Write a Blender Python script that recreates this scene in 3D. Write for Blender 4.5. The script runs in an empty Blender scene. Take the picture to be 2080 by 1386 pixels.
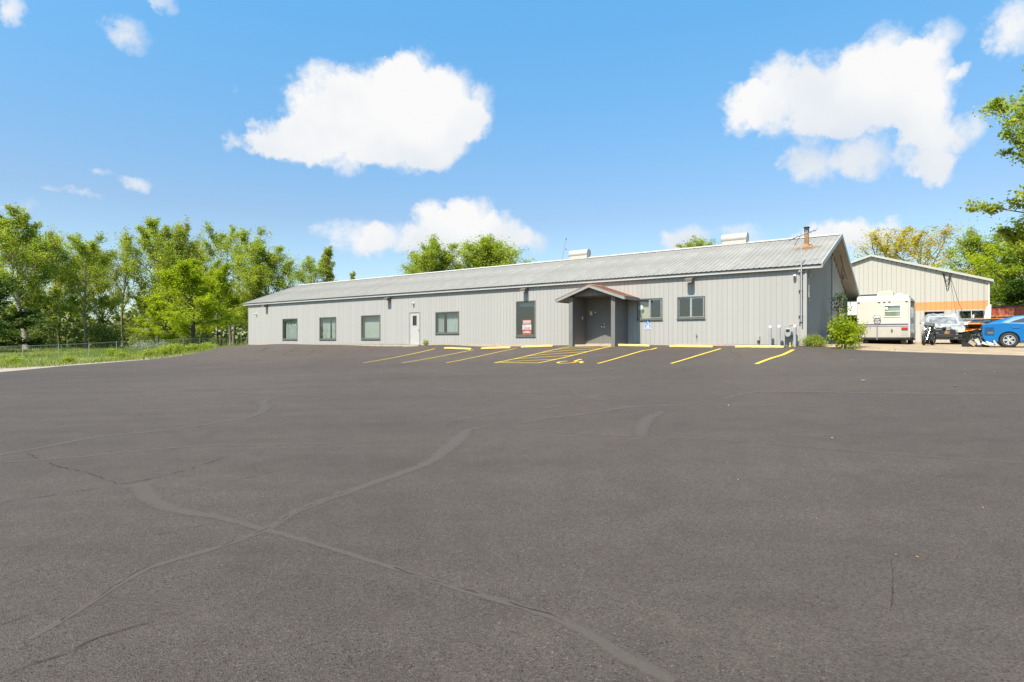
import bpy, bmesh, math, random
import numpy as np
from mathutils import Vector, Matrix
from mathutils.geometry import delaunay_2d_cdt
rnd = random.Random(7)
R = math.radians
sc = bpy.context.scene
COL = sc.collection

# ------------------------------------------------------------------ camera
F, EYE = 1215.0, 1.55            # focal length in photo pixels (2080 wide), eye height
cd = bpy.data.cameras.new('camera')
cd.sensor_width = 36.0
cd.lens = F * 36.0 / 2080.0
cd.clip_start, cd.clip_end = 0.1, 3000.0
cam = bpy.data.objects.new('camera', cd)
COL.objects.link(cam)
cam.location = (0, 0, EYE)
cam.rotation_euler = (R(90), 0, 0)
sc.camera = cam

# ------------------------------------------------------------------ light
SUN_EL = R(55.3)
SUN_AZ = math.atan2(-0.6160, -0.7877)     # compass angle (x, y) towards the sun
sd = bpy.data.lights.new('sun', 'SUN')
sd.energy = 5.0
sd.angle = R(0.53)
sd.color = (1.0, 0.925, 0.79)
sun = bpy.data.objects.new('sun', sd)
COL.objects.link(sun)
sdir = Vector((math.sin(SUN_AZ) * math.cos(SUN_EL), math.cos(SUN_AZ) * math.cos(SUN_EL), math.sin(SUN_EL)))
sun.rotation_euler = sdir.to_track_quat('Z', 'Y').to_euler()
sun.location = (-20, -30, 50)
sc.view_settings.view_transform = 'Standard'
sc.view_settings.look = 'None'
sc.view_settings.gamma = 1.0
sc.view_settings.exposure = 0.78
sc.cycles.use_denoising = True
sc.cycles.max_bounces = 6
sc.cycles.diffuse_bounces = 3
sc.cycles.transparent_max_bounces = 12
sc.cycles.caustics_reflective = False
sc.cycles.caustics_refractive = False

# ------------------------------------------------------------------ sky with cumulus
world = bpy.data.worlds.new('World')
sc.world = world
world.use_nodes = True
wt = world.node_tree
wt.nodes.clear()
def N(tree, typ, **kw):
    n = tree.nodes.new(typ)
    for k, v in kw.items():
        setattr(n, k, v)
    return n
def setin(n, **kw):
    for k, v in kw.items():
        n.inputs[k.replace('_', ' ')].default_value = v
def build_sky():
    L = wt.links.new
    out = N(wt, 'ShaderNodeOutputWorld')
    bg = N(wt, 'ShaderNodeBackground')
    bg.inputs['Strength'].default_value = 0.10
    sky = N(wt, 'ShaderNodeTexSky', sky_type='NISHITA', sun_disc=False)
    sky.sun_elevation = SUN_EL
    sky.sun_rotation = SUN_AZ
    sky.air_density, sky.dust_density, sky.ozone_density = 1.0, 0.6, 2.2
    tint = N(wt, 'ShaderNodeMix', data_type='RGBA', blend_type='MULTIPLY')
    tint.inputs['Factor'].default_value = 1.0
    L(sky.outputs[0], tint.inputs['A'])
    tc = N(wt, 'ShaderNodeTexCoord')
    dirv = tc.outputs['Generated']
    sep = N(wt, 'ShaderNodeSeparateXYZ')
    L(dirv, sep.inputs[0])
    gr = N(wt, 'ShaderNodeMapRange')          # clearer, deeper blue well above the horizon
    setin(gr, From_Min=0.20, From_Max=0.52)
    L(sep.outputs[2], gr.inputs['Value'])
    gm = N(wt, 'ShaderNodeMix', data_type='RGBA')
    gm.inputs['A'].default_value = SKY_LOW
    gm.inputs['B'].default_value = SKY_HIGH
    L(gr.outputs[0], gm.inputs['Factor'])
    L(gm.outputs['Result'], tint.inputs['B'])
    az = N(wt, 'ShaderNodeMath', operation='ARCTAN2')
    L(sep.outputs[0], az.inputs[0]); L(sep.outputs[1], az.inputs[1])
    el = N(wt, 'ShaderNodeMath', operation='ARCSINE')
    L(sep.outputs[2], el.inputs[0])
    comb = N(wt, 'ShaderNodeCombineXYZ')
    L(az.outputs[0], comb.inputs[0]); L(el.outputs[0], comb.inputs[1])
    deg = N(wt, 'ShaderNodeVectorMath', operation='SCALE')
    deg.inputs['Scale'].default_value = 180 / math.pi
    L(comb.outputs[0], deg.inputs[0])
    # turbulence that ruffles the outlines
    nz = N(wt, 'ShaderNodeTexNoise')
    setin(nz, Scale=9.0, Detail=7.0, Roughness=0.62)
    L(dirv, nz.inputs['Vector'])
    w0 = N(wt, 'ShaderNodeVectorMath', operation='SUBTRACT')
    w0.inputs[1].default_value = (0.5, 0.5, 0.5)
    L(nz.outputs['Color'], w0.inputs[0])
    w1 = N(wt, 'ShaderNodeVectorMath', operation='MULTIPLY')
    w1.inputs[1].default_value = (4.0, 3.2, 0.0)
    L(w0.outputs[0], w1.inputs[0])
    pos0 = N(wt, 'ShaderNodeVectorMath', operation='ADD')
    L(deg.outputs[0], pos0.inputs[0]); L(w1.outputs[0], pos0.inputs[1])
    nz2 = N(wt, 'ShaderNodeTexNoise')
    setin(nz2, Scale=34.0, Detail=5.0, Roughness=0.6)
    L(dirv, nz2.inputs['Vector'])
    w2 = N(wt, 'ShaderNodeVectorMath', operation='MULTIPLY_ADD')
    w2.inputs[1].default_value = (2.0, 1.8, 0.0)
    w2.inputs[2].default_value = (-1.0, -0.9, 0.0)
    L(nz2.outputs['Color'], w2.inputs[0])
    pos = N(wt, 'ShaderNodeVectorMath', operation='ADD')
    L(pos0.outputs[0], pos.inputs[0]); L(w2.outputs[0], pos.inputs[1])
    # puffs: photo pixel centre, radii in pixels, weight
    puffs = [
        # big cloud, centre-left
        (655, 215, 95, 85, 1), (760, 225, 110, 95, 1), (850, 200, 90, 105, 1), (905, 215, 80, 80, 1), (830, 290, 130, 70, 1),
        (700, 285, 130, 65, 1), (590, 285, 95, 50, 1), (530, 297, 60, 28, .8), (880, 315, 60, 45, .8), (985, 205, 30, 40, .55), (950, 245, 50, 42, .8),
        (460, 282, 22, 28, .5), (825, 140, 40, 40, .7),
        # big cloud, right
        (1505, 225, 60, 55, .9), (1590, 205, 85, 80, 1), (1700, 185, 100, 95, 1), (1790, 160, 95, 100, 1), (1860, 180, 80, 95, 1), (1770, 222, 130, 46, 1),
        (1640, 260, 50, 30, .5), (1638, 326, 76, 44, .9), (1765, 314, 72, 46, .85), (1884, 306, 68, 60, .9), (1880, 250, 60, 50, .7), (1960, 268, 44, 46, .62), (1900, 345, 50, 30, .6),
        # low clouds over the roof
        (720, 485, 85, 42, .75), (800, 490, 80, 40, .7), (900, 460, 70, 55, .95), (955, 452, 60, 52, .95), (1020, 480, 70, 50, .9), (1090, 495, 48, 34, .75), (930, 510, 120, 40, .8),
        (1395, 485, 65, 36, .75), (1510, 478, 60, 28, .65), (1665, 475, 60, 36, .8), (1740, 475, 60, 40, .9), (1815, 470, 50, 34, .7), (1630, 500, 60, 30, .7),
        # small ones and wisps
        (30, 22, 48, 34, .75), (250, 75, 60, 42, .62), (320, 5, 60, 20, .55), (280, 370, 46, 20, .62), (120, 385, 120, 14, .42), (30, 415, 60, 16, .45),
        (210, 345, 45, 14, .4), (1895, 75, 65, 34, .55), (2050, 50, 75, 65, .75), (1945, 150, 25, 18, .45), (475, 178, 22, 14, .35),
    ]
    # the same kind of cumulus goes on round the rest of the sky
    r2 = random.Random(21)
    far = []
    for k in range(12):
        a0 = r2.uniform(48, 312)
        e0 = r2.uniform(6, 34)
        for j in range(3):
            far.append((a0 + r2.uniform(-6, 6), e0 + r2.uniform(-1.5, 2), r2.uniform(4, 7), r2.uniform(2, 3.6), 1))
    items = []
    for px, py, rx, ry, w in puffs:
        dx = px - 1040.0
        h = math.hypot(F, dx)
        items.append((math.degrees(math.atan(dx / F)), math.degrees(math.atan((693.0 - py) / h)),
                      math.degrees(rx * F / (h * h)) * 1.06, math.degrees(ry / h) * 1.06, w))
    for a0, e0, rx, ry, w in far:
        items.append(((a0 + 180) % 360 - 180, e0, rx, ry, w))
    acc = None
    for a0, e0, rx, ry, w in items:
        s = N(wt, 'ShaderNodeVectorMath', operation='MULTIPLY_ADD')
        s.inputs[1].default_value = (1 / rx, 1 / ry, 0)
        s.inputs[2].default_value = (-a0 / rx, -e0 / ry, 0)
        L(pos.outputs[0], s.inputs[0])
        d = N(wt, 'ShaderNodeVectorMath', operation='DOT_PRODUCT')
        L(s.outputs[0], d.inputs[0]); L(s.outputs[0], d.inputs[1])
        m = N(wt, 'ShaderNodeMath', operation='MULTIPLY_ADD', use_clamp=True)
        m.inputs[1].default_value = -1.0
        m.inputs[2].default_value = 1.0
        L(d.outputs['Value'], m.inputs[0])
        q = N(wt, 'ShaderNodeMath', operation='MULTIPLY_ADD')
        q.inputs[1].default_value = w
        L(m.outputs[0], q.inputs[0])
        if acc is None:
            q.inputs[2].default_value = 0.0
        else:
            L(acc.outputs[0], q.inputs[2])
        acc = q
    fine = N(wt, 'ShaderNodeTexNoise')
    setin(fine, Scale=17.0, Detail=9.0, Roughness=0.66)
    L(dirv, fine.inputs['Vector'])
    den = N(wt, 'ShaderNodeMath', operation='MULTIPLY_ADD')
    den.inputs[1].default_value = 1.5
    L(fine.outputs['Fac'], den.inputs[0]); L(acc.outputs[0], den.inputs[2])
    cov = N(wt, 'ShaderNodeMapRange', interpolation_type='SMOOTHSTEP')
    setin(cov, From_Min=0.86, From_Max=1.62)
    L(den.outputs[0], cov.inputs['Value'])
    gate = N(wt, 'ShaderNodeMapRange', interpolation_type='SMOOTHSTEP')     # no haze where there is no cloud
    setin(gate, From_Min=0.0, From_Max=0.25)
    L(acc.outputs[0], gate.inputs['Value'])
    cv = N(wt, 'ShaderNodeMath', operation='MULTIPLY')
    L(cov.outputs[0], cv.inputs[0]); L(gate.outputs[0], cv.inputs[1])
    soft = N(wt, 'ShaderNodeTexNoise')
    setin(soft, Scale=6.0, Detail=3.0)
    L(dirv, soft.inputs['Vector'])
    ccol = N(wt, 'ShaderNodeMix', data_type='RGBA')
    ccol.inputs['A'].default_value = tuple(c * CLOUD for c in (0.76, 0.83, 0.92)) + (1,)
    ccol.inputs['B'].default_value = tuple(c * CLOUD for c in (1.0, 1.0, 1.0)) + (1,)
    rel = None                                # height inside each whole cloud: bases are greyer than tops
    for px, py, rx, ry in ((745, 225, 330, 150), (1730, 205, 330, 165), (910, 475, 320, 75), (1450, 482, 170, 45), (1730, 480, 170, 45)):
        dx = px - 1040.0
        h = math.hypot(F, dx)
        ex, ey = math.degrees(rx * F / (h * h)), math.degrees(ry / h)
        s = N(wt, 'ShaderNodeVectorMath', operation='MULTIPLY_ADD')
        s.inputs[1].default_value = (1 / ex, 1 / ey, 0)
        s.inputs[2].default_value = (-math.degrees(math.atan(dx / F)) / ex, -math.degrees(math.atan((693.0 - py) / h)) / ey, 0)
        L(pos.outputs[0], s.inputs[0])
        d = N(wt, 'ShaderNodeVectorMath', operation='DOT_PRODUCT')
        L(s.outputs[0], d.inputs[0]); L(s.outputs[0], d.inputs[1])
        m = N(wt, 'ShaderNodeMath', operation='LESS_THAN'); m.inputs[1].default_value = 1.3
        L(d.outputs['Value'], m.inputs[0])
        y = N(wt, 'ShaderNodeVectorMath', operation='DOT_PRODUCT'); y.inputs[1].default_value = (0, 1, 0)
        L(s.outputs[0], y.inputs[0])
        u = N(wt, 'ShaderNodeMath', operation='MULTIPLY_ADD')
        L(m.outputs[0], u.inputs[0]); L(y.outputs['Value'], u.inputs[1])
        if rel is None: u.inputs[2].default_value = 0.0
        else: L(rel.outputs[0], u.inputs[2])
        rel = u
    rs_ = N(wt, 'ShaderNodeMath', operation='MULTIPLY_ADD'); rs_.inputs[1].default_value = 0.16
    L(rel.outputs[0], rs_.inputs[0]); L(soft.outputs['Fac'], rs_.inputs[2])
    cr = N(wt, 'ShaderNodeMapRange')
    setin(cr, From_Min=0.26, From_Max=0.56)
    L(rs_.outputs[0], cr.inputs['Value'])
    L(cr.outputs[0], ccol.inputs['Factor'])
    mix = N(wt, 'ShaderNodeMix', data_type='RGBA')
    L(cv.outputs[0], mix.inputs['Factor'])
    L(tint.outputs['Result'], mix.inputs['A'])
    L(ccol.outputs['Result'], mix.inputs['B'])
    L(mix.outputs['Result'], bg.inputs['Color'])
    L(bg.outputs[0], out.inputs['Surface'])
    world.cycles.sampling_method = 'MANUAL'
    world.cycles.sample_map_resolution = 512
SKY_LOW = (0.92, 0.97, 0.98, 1)
SKY_HIGH = (0.80, 1.58, 1.68, 1)
CLOUD = 5.6
build_sky()

# ------------------------------------------------------------------ helpers: coordinates
AX = np.array([-1636.0, F]); AX /= np.hypot(*AX)      # along the long building, to its far end
NX = np.array([F, 1636.0]); NX /= np.hypot(*NX)       # into the building
P0 = np.array([12.19, 24.8])                          # near corner of the long building
ROT_B = math.atan2(AX[1], AX[0])
def fac(s, v, z=0.0):
    p = P0 + s * AX - v * NX
    return Vector((p[0], p[1], z))
def sv(x, y):
    d = np.array([x, y]) - P0
    return float(d @ AX), float(-(d @ NX))

_ctl = []
for s, v, z in [(0, 0, 1.36), (10, 0, 1.36), (20, 0, 1.32), (30, 0, 1.28), (42.8, 0, 1.25), (48, -2, .9),
                (0, 1.2, 1.25), (5, 1.2, 1.25), (9.4, 1.2, 1.30), (13, 1.2, 1.2), (18, 1.2, 1.08), (24, 1.2, 1.05), (30, 1.2, 1.02), (41.5, 1.5, 1.08),
                (0, 4, 1.01), (10, 4, .95), (20, 4, .72), (30, 4, .55),
                (0, 6.8, .80), (3, 6.8, .75), (6, 6.8, .68), (10, 6.8, .62), (14, 6.8, .53), (20, 6.8, .41), (30, 6.8, .26),
                (0, 12, .5), (10, 12, .36), (20, 12, .2), (33, 12, .08), (-10, 12, .6), (0, 19, .2), (15, 19, .07), (33.4, 18.6, 0),
                (-5, 27.2, 0), (-5, 23, .04), (-15, 20, .25), (-25, 14, .6),
                (-6, 2, 1.12), (-3, 0, 1.3), (-12, 0, 1.2), (-6, -6, 1.28), (-15, -6, 1.28), (-5, -12, 1.38), (-14, -14, 1.4), (-25, -10, 1.35), (-10, -30, 1.6), (10, -30, 1.4), (30, -30, 1.1)]:
    p = fac(s, v)
    _ctl.append((p.x, p.y, z))
_ctl += [(-25.6, 29.9, 0), (-26.9, 35.7, .05), (-26.7, 41, .15), (-26, 43.9, .25), (-25, 46, .45), (-23.8, 46.3, .75), (-22.7, 46.7, 1.05),
         (-33.3, 40.5, .08), (-32.5, 47, .23), (-33.6, 66, .68), (-58, 72, .5), (-45, 85, .62), (-30, 100, .9), (0, 95, 1.1), (50, 95, 1.6), (-80, 40, .1), (-80, 90, .5), (-50, 20, 0), (-30, 8, 0),
         (0, -8, 0), (-15, 0, 0), (12, -2, .05), (30, -12, .2), (-35, -20, 0), (0, -40, 0), (45, 8, .7), (60, 40, 1.3), (90, 90, 1.6), (-90, -40, 0), (90, -40, .4), (90, 10, 1.0), (-90, 0, 0)]
_C = np.array(_ctl)
def _phi(r):
    return np.sqrt(r * r + 2.2 ** 2)
_D = np.hypot(_C[:, None, 0] - _C[None, :, 0], _C[:, None, 1] - _C[None, :, 1])
_W = np.linalg.solve(_phi(_D) - 0.012 * np.eye(len(_C)), _C[:, 2] - 0.6)
def garr(x, y):
    x = np.asarray(x, float); y = np.asarray(y, float)
    r = np.hypot(x, y - 20)
    k = np.minimum(1.0, 105.0 / np.maximum(r, 1e-6))
    xx, yy = x * k, 20 + (y - 20) * k
    z = 0.6 + (_phi(np.hypot(xx[..., None] - _C[:, 0], yy[..., None] - _C[:, 1])) * _W).sum(-1)
    return z
def g(x, y):
    return float(garr(np.array([x]), np.array([y]))[0])
def at(px, py, d):
    return Vector(((px - 1040.0) / F * d, d, EYE + (693.0 - py) / F * d))
def on_ground(px, py):
    lo, hi = 1.5, 140.0
    qx, qz = (px - 1040.0) / F, (693.0 - py) / F
    ds = np.linspace(lo, hi, 1600)
    zz = garr(qx * ds, ds)
    below = (EYE + qz * ds) <= zz
    i = int(np.argmax(below))
    if not below[i]:
        return Vector((qx * hi, hi, g(qx * hi, hi)))
    d0, d1 = ds[max(0, i - 1)], ds[i]
    for _ in range(18):
        m = .5 * (d0 + d1)
        if EYE + qz * m <= g(qx * m, m): d1 = m
        else: d0 = m
    return Vector((qx * d1, d1, g(qx * d1, d1)))

# ------------------------------------------------------------------ helpers: meshes
class MB:
    def __init__(self):
        self.v, self.f = [], []
    def add(self, vs, fs):
        o = len(self.v)
        self.v += [tuple(p) for p in vs]
        self.f += [tuple(i + o for i in q) for q in fs]
        return self
    def box(self, x0, x1, y0, y1, z0, z1, m=None):
        vs = [Vector((x, y, z)) for z in (z0, z1) for y in (y0, y1) for x in (x0, x1)]
        if m is not None: vs = [m @ p for p in vs]
        return self.add(vs, [(0, 2, 3, 1), (4, 5, 7, 6), (0, 1, 5, 4), (2, 6, 7, 3), (0, 4, 6, 2), (1, 3, 7, 5)])
    def cbox(self, c, size, rot=(0, 0, 0)):
        from mathutils import Euler
        m = Matrix.Translation(c) @ Euler(rot).to_matrix().to_4x4()
        a, b, d = size[0] / 2, size[1] / 2, size[2] / 2
        return self.box(-a, a, -b, b, -d, d, m)
    def tube(self, pts, rad, n=8, cap=True):
        pts = [Vector(p) for p in pts]
        if not hasattr(rad, '__len__'): rad = [rad] * len(pts)
        up = None
        o = len(self.v)
        for i, p in enumerate(pts):
            t = (pts[min(i + 1, len(pts) - 1)] - pts[max(i - 1, 0)])
            if t.length < 1e-9: t = Vector((0, 0, 1))
            t.normalize()
            if up is None:
                up = t.orthogonal().normalized()
            else:
                up = up - t * up.dot(t)
                up = up.normalized() if up.length > 1e-6 else t.orthogonal().normalized()
            b = t.cross(up)
            for k in range(n):
                a = 2 * math.pi * k / n
                self.v.append(tuple(p + (up * math.cos(a) + b * math.sin(a)) * rad[i]))
        for i in range(len(pts) - 1):
            for k in range(n):
                k2 = (k + 1) % n
                self.f.append((o + i * n + k, o + i * n + k2, o + (i + 1) * n + k2, o + (i + 1) * n + k))
        if cap:
            self.f.append(tuple(o + k for k in reversed(range(n))))
            self.f.append(tuple(o + (len(pts) - 1) * n + k for k in range(n)))
        return self
    def lathe(self, prof, c=(0, 0, 0), axis='Z', n=24, m=None, cap=True):
        """prof: (radius, height) pairs along the axis"""
        o = len(self.v)
        for r, h in prof:
            for k in range(n):
                a = 2 * math.pi * k / n
                x, y = r * math.cos(a), r * math.sin(a)
                p = {'Z': (x, y, h), 'Y': (x, h, y), 'X': (h, x, y)}[axis]
                p = Vector(p) + Vector(c)
                self.v.append(tuple(m @ p if m is not None else p))
        for i in range(len(prof) - 1):
            for k in range(n):
                k2 = (k + 1) % n
                self.f.append((o + i * n + k, o + i * n + k2, o + (i + 1) * n + k2, o + (i + 1) * n + k))
        if not cap: return self
        if prof[0][0] > 1e-6: self.f.append(tuple(o + k for k in reversed(range(n))))
        if prof[-1][0] > 1e-6: self.f.append(tuple(o + (len(prof) - 1) * n + k for k in range(n)))
        return self
    def prism(self, outline, t0, t1, plane='XZ', m=None):
        def P(u, w, t):
            p = {'XZ': (u, t, w), 'YZ': (t, u, w), 'XY': (u, w, t)}[plane]
            p = Vector(p)
            return m @ p if m is not None else p
        k = len(outline)
        vs = [P(u, w, t0) for u, w in outline] + [P(u, w, t1) for u, w in outline]
        fs = [tuple(reversed(range(k))), tuple(range(k, 2 * k))] + [(i, (i + 1) % k, k + (i + 1) % k, k + i) for i in range(k)]
        return self.add(vs, fs)
    def mesh(self, name, mat=None, smooth=False):
        me = bpy.data.meshes.new(name)
        me.from_pydata(self.v, [], self.f)
        bm = bmesh.new(); bm.from_mesh(me)
        bmesh.ops.recalc_face_normals(bm, faces=bm.faces)
        bm.to_mesh(me); bm.free()
        if smooth:
            me.polygons.foreach_set('use_smooth', [True] * len(me.polygons))
        if mat: me.materials.append(mat)
        return me
    def build(self, name, mat, parent=None, smooth=False, bevel=0.0, seg=2, loc=None, rotz=None):
        me = self.mesh(name, mat, smooth)
        if smooth and smooth != 'all':
            try: me.set_sharp_from_angle(angle=R(40))
            except Exception: pass
        return link(name, me, parent, bevel, seg, loc, rotz)
def link(name, me, parent=None, bevel=0.0, seg=2, loc=None, rotz=None):
    o = bpy.data.objects.new(name, me)
    COL.objects.link(o)
    if parent is not None: o.parent = parent
    if loc is not None: o.location = loc
    if rotz is not None: o.rotation_euler = (0, 0, rotz)
    if bevel:
        md = o.modifiers.new('bevel', 'BEVEL')
        md.width, md.segments, md.limit_method, md.angle_limit = bevel, seg, 'ANGLE', R(35)
        md.harden_normals = False
    return o
def tag(o, label=None, cat=None, group=None, kind=None):
    if label: o['label'] = label
    if cat: o['category'] = cat
    if group: o['group'] = group
    if kind: o['kind'] = kind
    return o
def thing(name, label, cat, loc=(0, 0, 0), rotz=0.0, group=None):
    o = bpy.data.objects.new(name, None)
    o.empty_display_size = 0.2
    COL.objects.link(o)
    o.location = loc
    o.rotation_euler = (0, 0, rotz)
    return tag(o, label, cat, group)
def fast_mesh(name, V, Q, mat, attr=None):
    """V (n,3) array, Q (m,k) array of equal polygons"""
    me = bpy.data.meshes.new(name)
    V = np.ascontiguousarray(V, np.float32); Q = np.ascontiguousarray(Q, np.int32)
    m, k = Q.shape
    me.vertices.add(len(V)); me.vertices.foreach_set('co', V.ravel())
    me.loops.add(m * k); me.loops.foreach_set('vertex_index', Q.ravel())
    me.polygons.add(m)
    me.polygons.foreach_set('loop_start', np.arange(0, m * k, k, dtype=np.int32))
    me.update(calc_edges=True)
    if attr is not None:
        at_ = me.attributes.new('tint', 'FLOAT', 'POINT')
        at_.data.foreach_set('value', np.ascontiguousarray(attr, np.float32))
    me.materials.append(mat)
    return me

# ------------------------------------------------------------------ helpers: materials
def mat(name, col, rough=0.6, var=0.12, vscale=3.0, bump=0.0, bscale=40.0, metal=0.0, spec=0.4, col2=None, stretch=None, coat=0.0):
    m = bpy.data.materials.new(name)
    m.use_nodes = True
    t = m.node_tree
    b = t.nodes['Principled BSDF']
    L = t.links.new
    tc = N(t, 'ShaderNodeTexCoord')
    vec = tc.outputs['Object']
    if stretch:
        mp = N(t, 'ShaderNodeMapping')
        mp.inputs['Scale'].default_value = stretch
        L(vec, mp.inputs['Vector']); vec = mp.outputs[0]
    nz = N(t, 'ShaderNodeTexNoise')
    setin(nz, Scale=vscale, Detail=6.0, Roughness=0.6)
    L(vec, nz.inputs['Vector'])
    mx = N(t, 'ShaderNodeMix', data_type='RGBA')
    c = Vector(col[:3])
    lo = c * (1 - var); hi = c * (1 + var)
    if col2: hi = Vector(col2[:3])
    mx.inputs['A'].default_value = (*lo, 1); mx.inputs['B'].default_value = (*hi, 1)
    mr = N(t, 'ShaderNodeMapRange')
    setin(mr, From_Min=0.32, From_Max=0.68)
    L(nz.outputs['Fac'], mr.inputs['Value'])
    L(mr.outputs[0], mx.inputs['Factor'])
    L(mx.outputs['Result'], b.inputs['Base Color'])
    b.inputs['Roughness'].default_value = rough
    b.inputs['Metallic'].default_value = metal
    b.inputs['Specular IOR Level'].default_value = spec
    b.inputs['Coat Weight'].default_value = coat
    b.inputs['Coat Roughness'].default_value = 0.05
    if bump:
        n2 = N(t, 'ShaderNodeTexNoise')
        setin(n2, Scale=bscale, Detail=5.0)
        L(vec, n2.inputs['Vector'])
        bp = N(t, 'ShaderNodeBump')
        setin(bp, Strength=bump, Distance=0.02)
        L(n2.outputs['Fac'], bp.inputs['Height'])
        L(bp.outputs[0], b.inputs['Normal'])
    return m
def leaf_mat(name, c0, c1, trans=0.4):
    m = bpy.data.materials.new(name)
    m.use_nodes = True
    t = m.node_tree; t.nodes.clear()
    L = t.links.new
    out = N(t, 'ShaderNodeOutputMaterial')
    a = N(t, 'ShaderNodeAttribute', attribute_name='tint')
    mx = N(t, 'ShaderNodeMix', data_type='RGBA')
    mx.inputs['A'].default_value = (*c0, 1); mx.inputs['B'].default_value = (*c1, 1)
    L(a.outputs['Fac'], mx.inputs['Factor'])
    d = N(t, 'ShaderNodeBsdfPrincipled')
    d.inputs['Roughness'].default_value = 0.5
    d.inputs['Specular IOR Level'].default_value = 0.25
    L(mx.outputs['Result'], d.inputs['Base Color'])
    tr = N(t, 'ShaderNodeBsdfTranslucent')
    br = N(t, 'ShaderNodeMix', data_type='RGBA', blend_type='MULTIPLY')
    br.inputs['Factor'].default_value = 1.0
    br.inputs['B'].default_value = (1.5, 1.45, 0.6, 1)
    L(mx.outputs['Result'], br.inputs['A'])
    L(br.outputs['Result'], tr.inputs['Color'])
    ms = N(t, 'ShaderNodeMixShader')
    ms.inputs[0].default_value = trans
    L(d.outputs[0], ms.inputs[1]); L(tr.outputs[0], ms.inputs[2])
    L(ms.outputs[0], out.inputs['Surface'])
    return m
def glass_mat(name, tintc=(0.75, 0.85, 0.82), mixv=0.75, rough=0.02):
    m = bpy.data.materials.new(name)
    m.use_nodes = True
    t = m.node_tree; t.nodes.clear()
    L = t.links.new
    out = N(t, 'ShaderNodeOutputMaterial')
    tr = N(t, 'ShaderNodeBsdfTransparent'); tr.inputs['Color'].default_value = (*tintc, 1)
    gl = N(t, 'ShaderNodeBsdfGlossy'); gl.inputs['Roughness'].default_value = rough
    lf = N(t, 'ShaderNodeLayerWeight'); lf.inputs['Blend'].default_value = .5
    lw = N(t, 'ShaderNodeMath', operation='POWER'); lw.inputs[1].default_value = 4.0
    L(lf.outputs['Facing'], lw.inputs[0])
    ad = N(t, 'ShaderNodeMath', operation='MULTIPLY_ADD', use_clamp=True)
    ad.inputs[1].default_value = 1.0; ad.inputs[2].default_value = 1.0 - mixv - 0.12
    L(lw.outputs[0], ad.inputs[0])
    ms = N(t, 'ShaderNodeMixShader')
    L(ad.outputs[0], ms.inputs[0]); L(tr.outputs[0], ms.inputs[1]); L(gl.outputs[0], ms.inputs[2])
    L(ms.outputs[0], out.inputs['Surface'])
    return m
def strip_mat(name, col, alpha=0.8, rough=0.8, edge=0.25, nscale=9.0, jag=0.5, gaps=None):
    """a strip whose edges fade and fray across its width (UV x)"""
    m = bpy.data.materials.new(name)
    m.use_nodes = True
    t = m.node_tree; t.nodes.clear()
    L = t.links.new
    out = N(t, 'ShaderNodeOutputMaterial')
    b = N(t, 'ShaderNodeBsdfPrincipled')
    b.inputs['Roughness'].default_value = rough
    b.inputs['Specular IOR Level'].default_value = 0.25
    tc = N(t, 'ShaderNodeTexCoord')
    nz = N(t, 'ShaderNodeTexNoise'); setin(nz, Scale=nscale, Detail=7.0, Roughness=0.7)
    L(tc.outputs['Object'], nz.inputs['Vector'])
    n2 = N(t, 'ShaderNodeTexNoise'); setin(n2, Scale=120.0, Detail=3.0)
    L(tc.outputs['Object'], n2.inputs['Vector'])
    mx = N(t, 'ShaderNodeMix', data_type='RGBA')
    mx.inputs['A'].default_value = (*[c * .7 for c in col], 1); mx.inputs['B'].default_value = (*[c * 1.3 for c in col], 1)
    L(n2.outputs['Fac'], mx.inputs['Factor'])
    L(mx.outputs['Result'], b.inputs['Base Color'])
    sp = N(t, 'ShaderNodeSeparateXYZ'); L(tc.outputs['UV'], sp.inputs[0])
    e = N(t, 'ShaderNodeMath', operation='PINGPONG'); e.inputs[1].default_value = 0.5
    L(sp.outputs[0], e.inputs[0])
    j = N(t, 'ShaderNodeMath', operation='MULTIPLY_ADD'); j.inputs[1].default_value = jag; j.inputs[2].default_value = -jag * .5
    L(nz.outputs['Fac'], j.inputs[0])
    s = N(t, 'ShaderNodeMath', operation='ADD'); L(e.outputs[0], s.inputs[0]); L(j.outputs[0], s.inputs[1])
    mr = N(t, 'ShaderNodeMapRange', interpolation_type='SMOOTHSTEP'); setin(mr, From_Min=0.04, From_Max=0.04 + edge, To_Min=0.0, To_Max=alpha)
    L(s.outputs[0], mr.inputs['Value'])
    tp = N(t, 'ShaderNodeBsdfTransparent')
    ms = N(t, 'ShaderNodeMixShader')
    fac_ = mr.outputs[0]
    if gaps:                                  # the mark comes and goes along its length
        n3 = N(t, 'ShaderNodeTexNoise'); setin(n3, Scale=gaps, Detail=5.0, Roughness=0.65)
        L(tc.outputs['Object'], n3.inputs['Vector'])
        g3 = N(t, 'ShaderNodeMapRange'); setin(g3, From_Min=0.44, From_Max=0.56)
        L(n3.outputs['Fac'], g3.inputs['Value'])
        mm = N(t, 'ShaderNodeMath', operation='MULTIPLY'); L(fac_, mm.inputs[0]); L(g3.outputs[0], mm.inputs[1])
        fac_ = mm.outputs[0]
    L(fac_, ms.inputs[0]); L(tp.outputs[0], ms.inputs[1]); L(b.outputs[0], ms.inputs[2])
    L(ms.outputs[0], out.inputs['Surface'])
    return m
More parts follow.
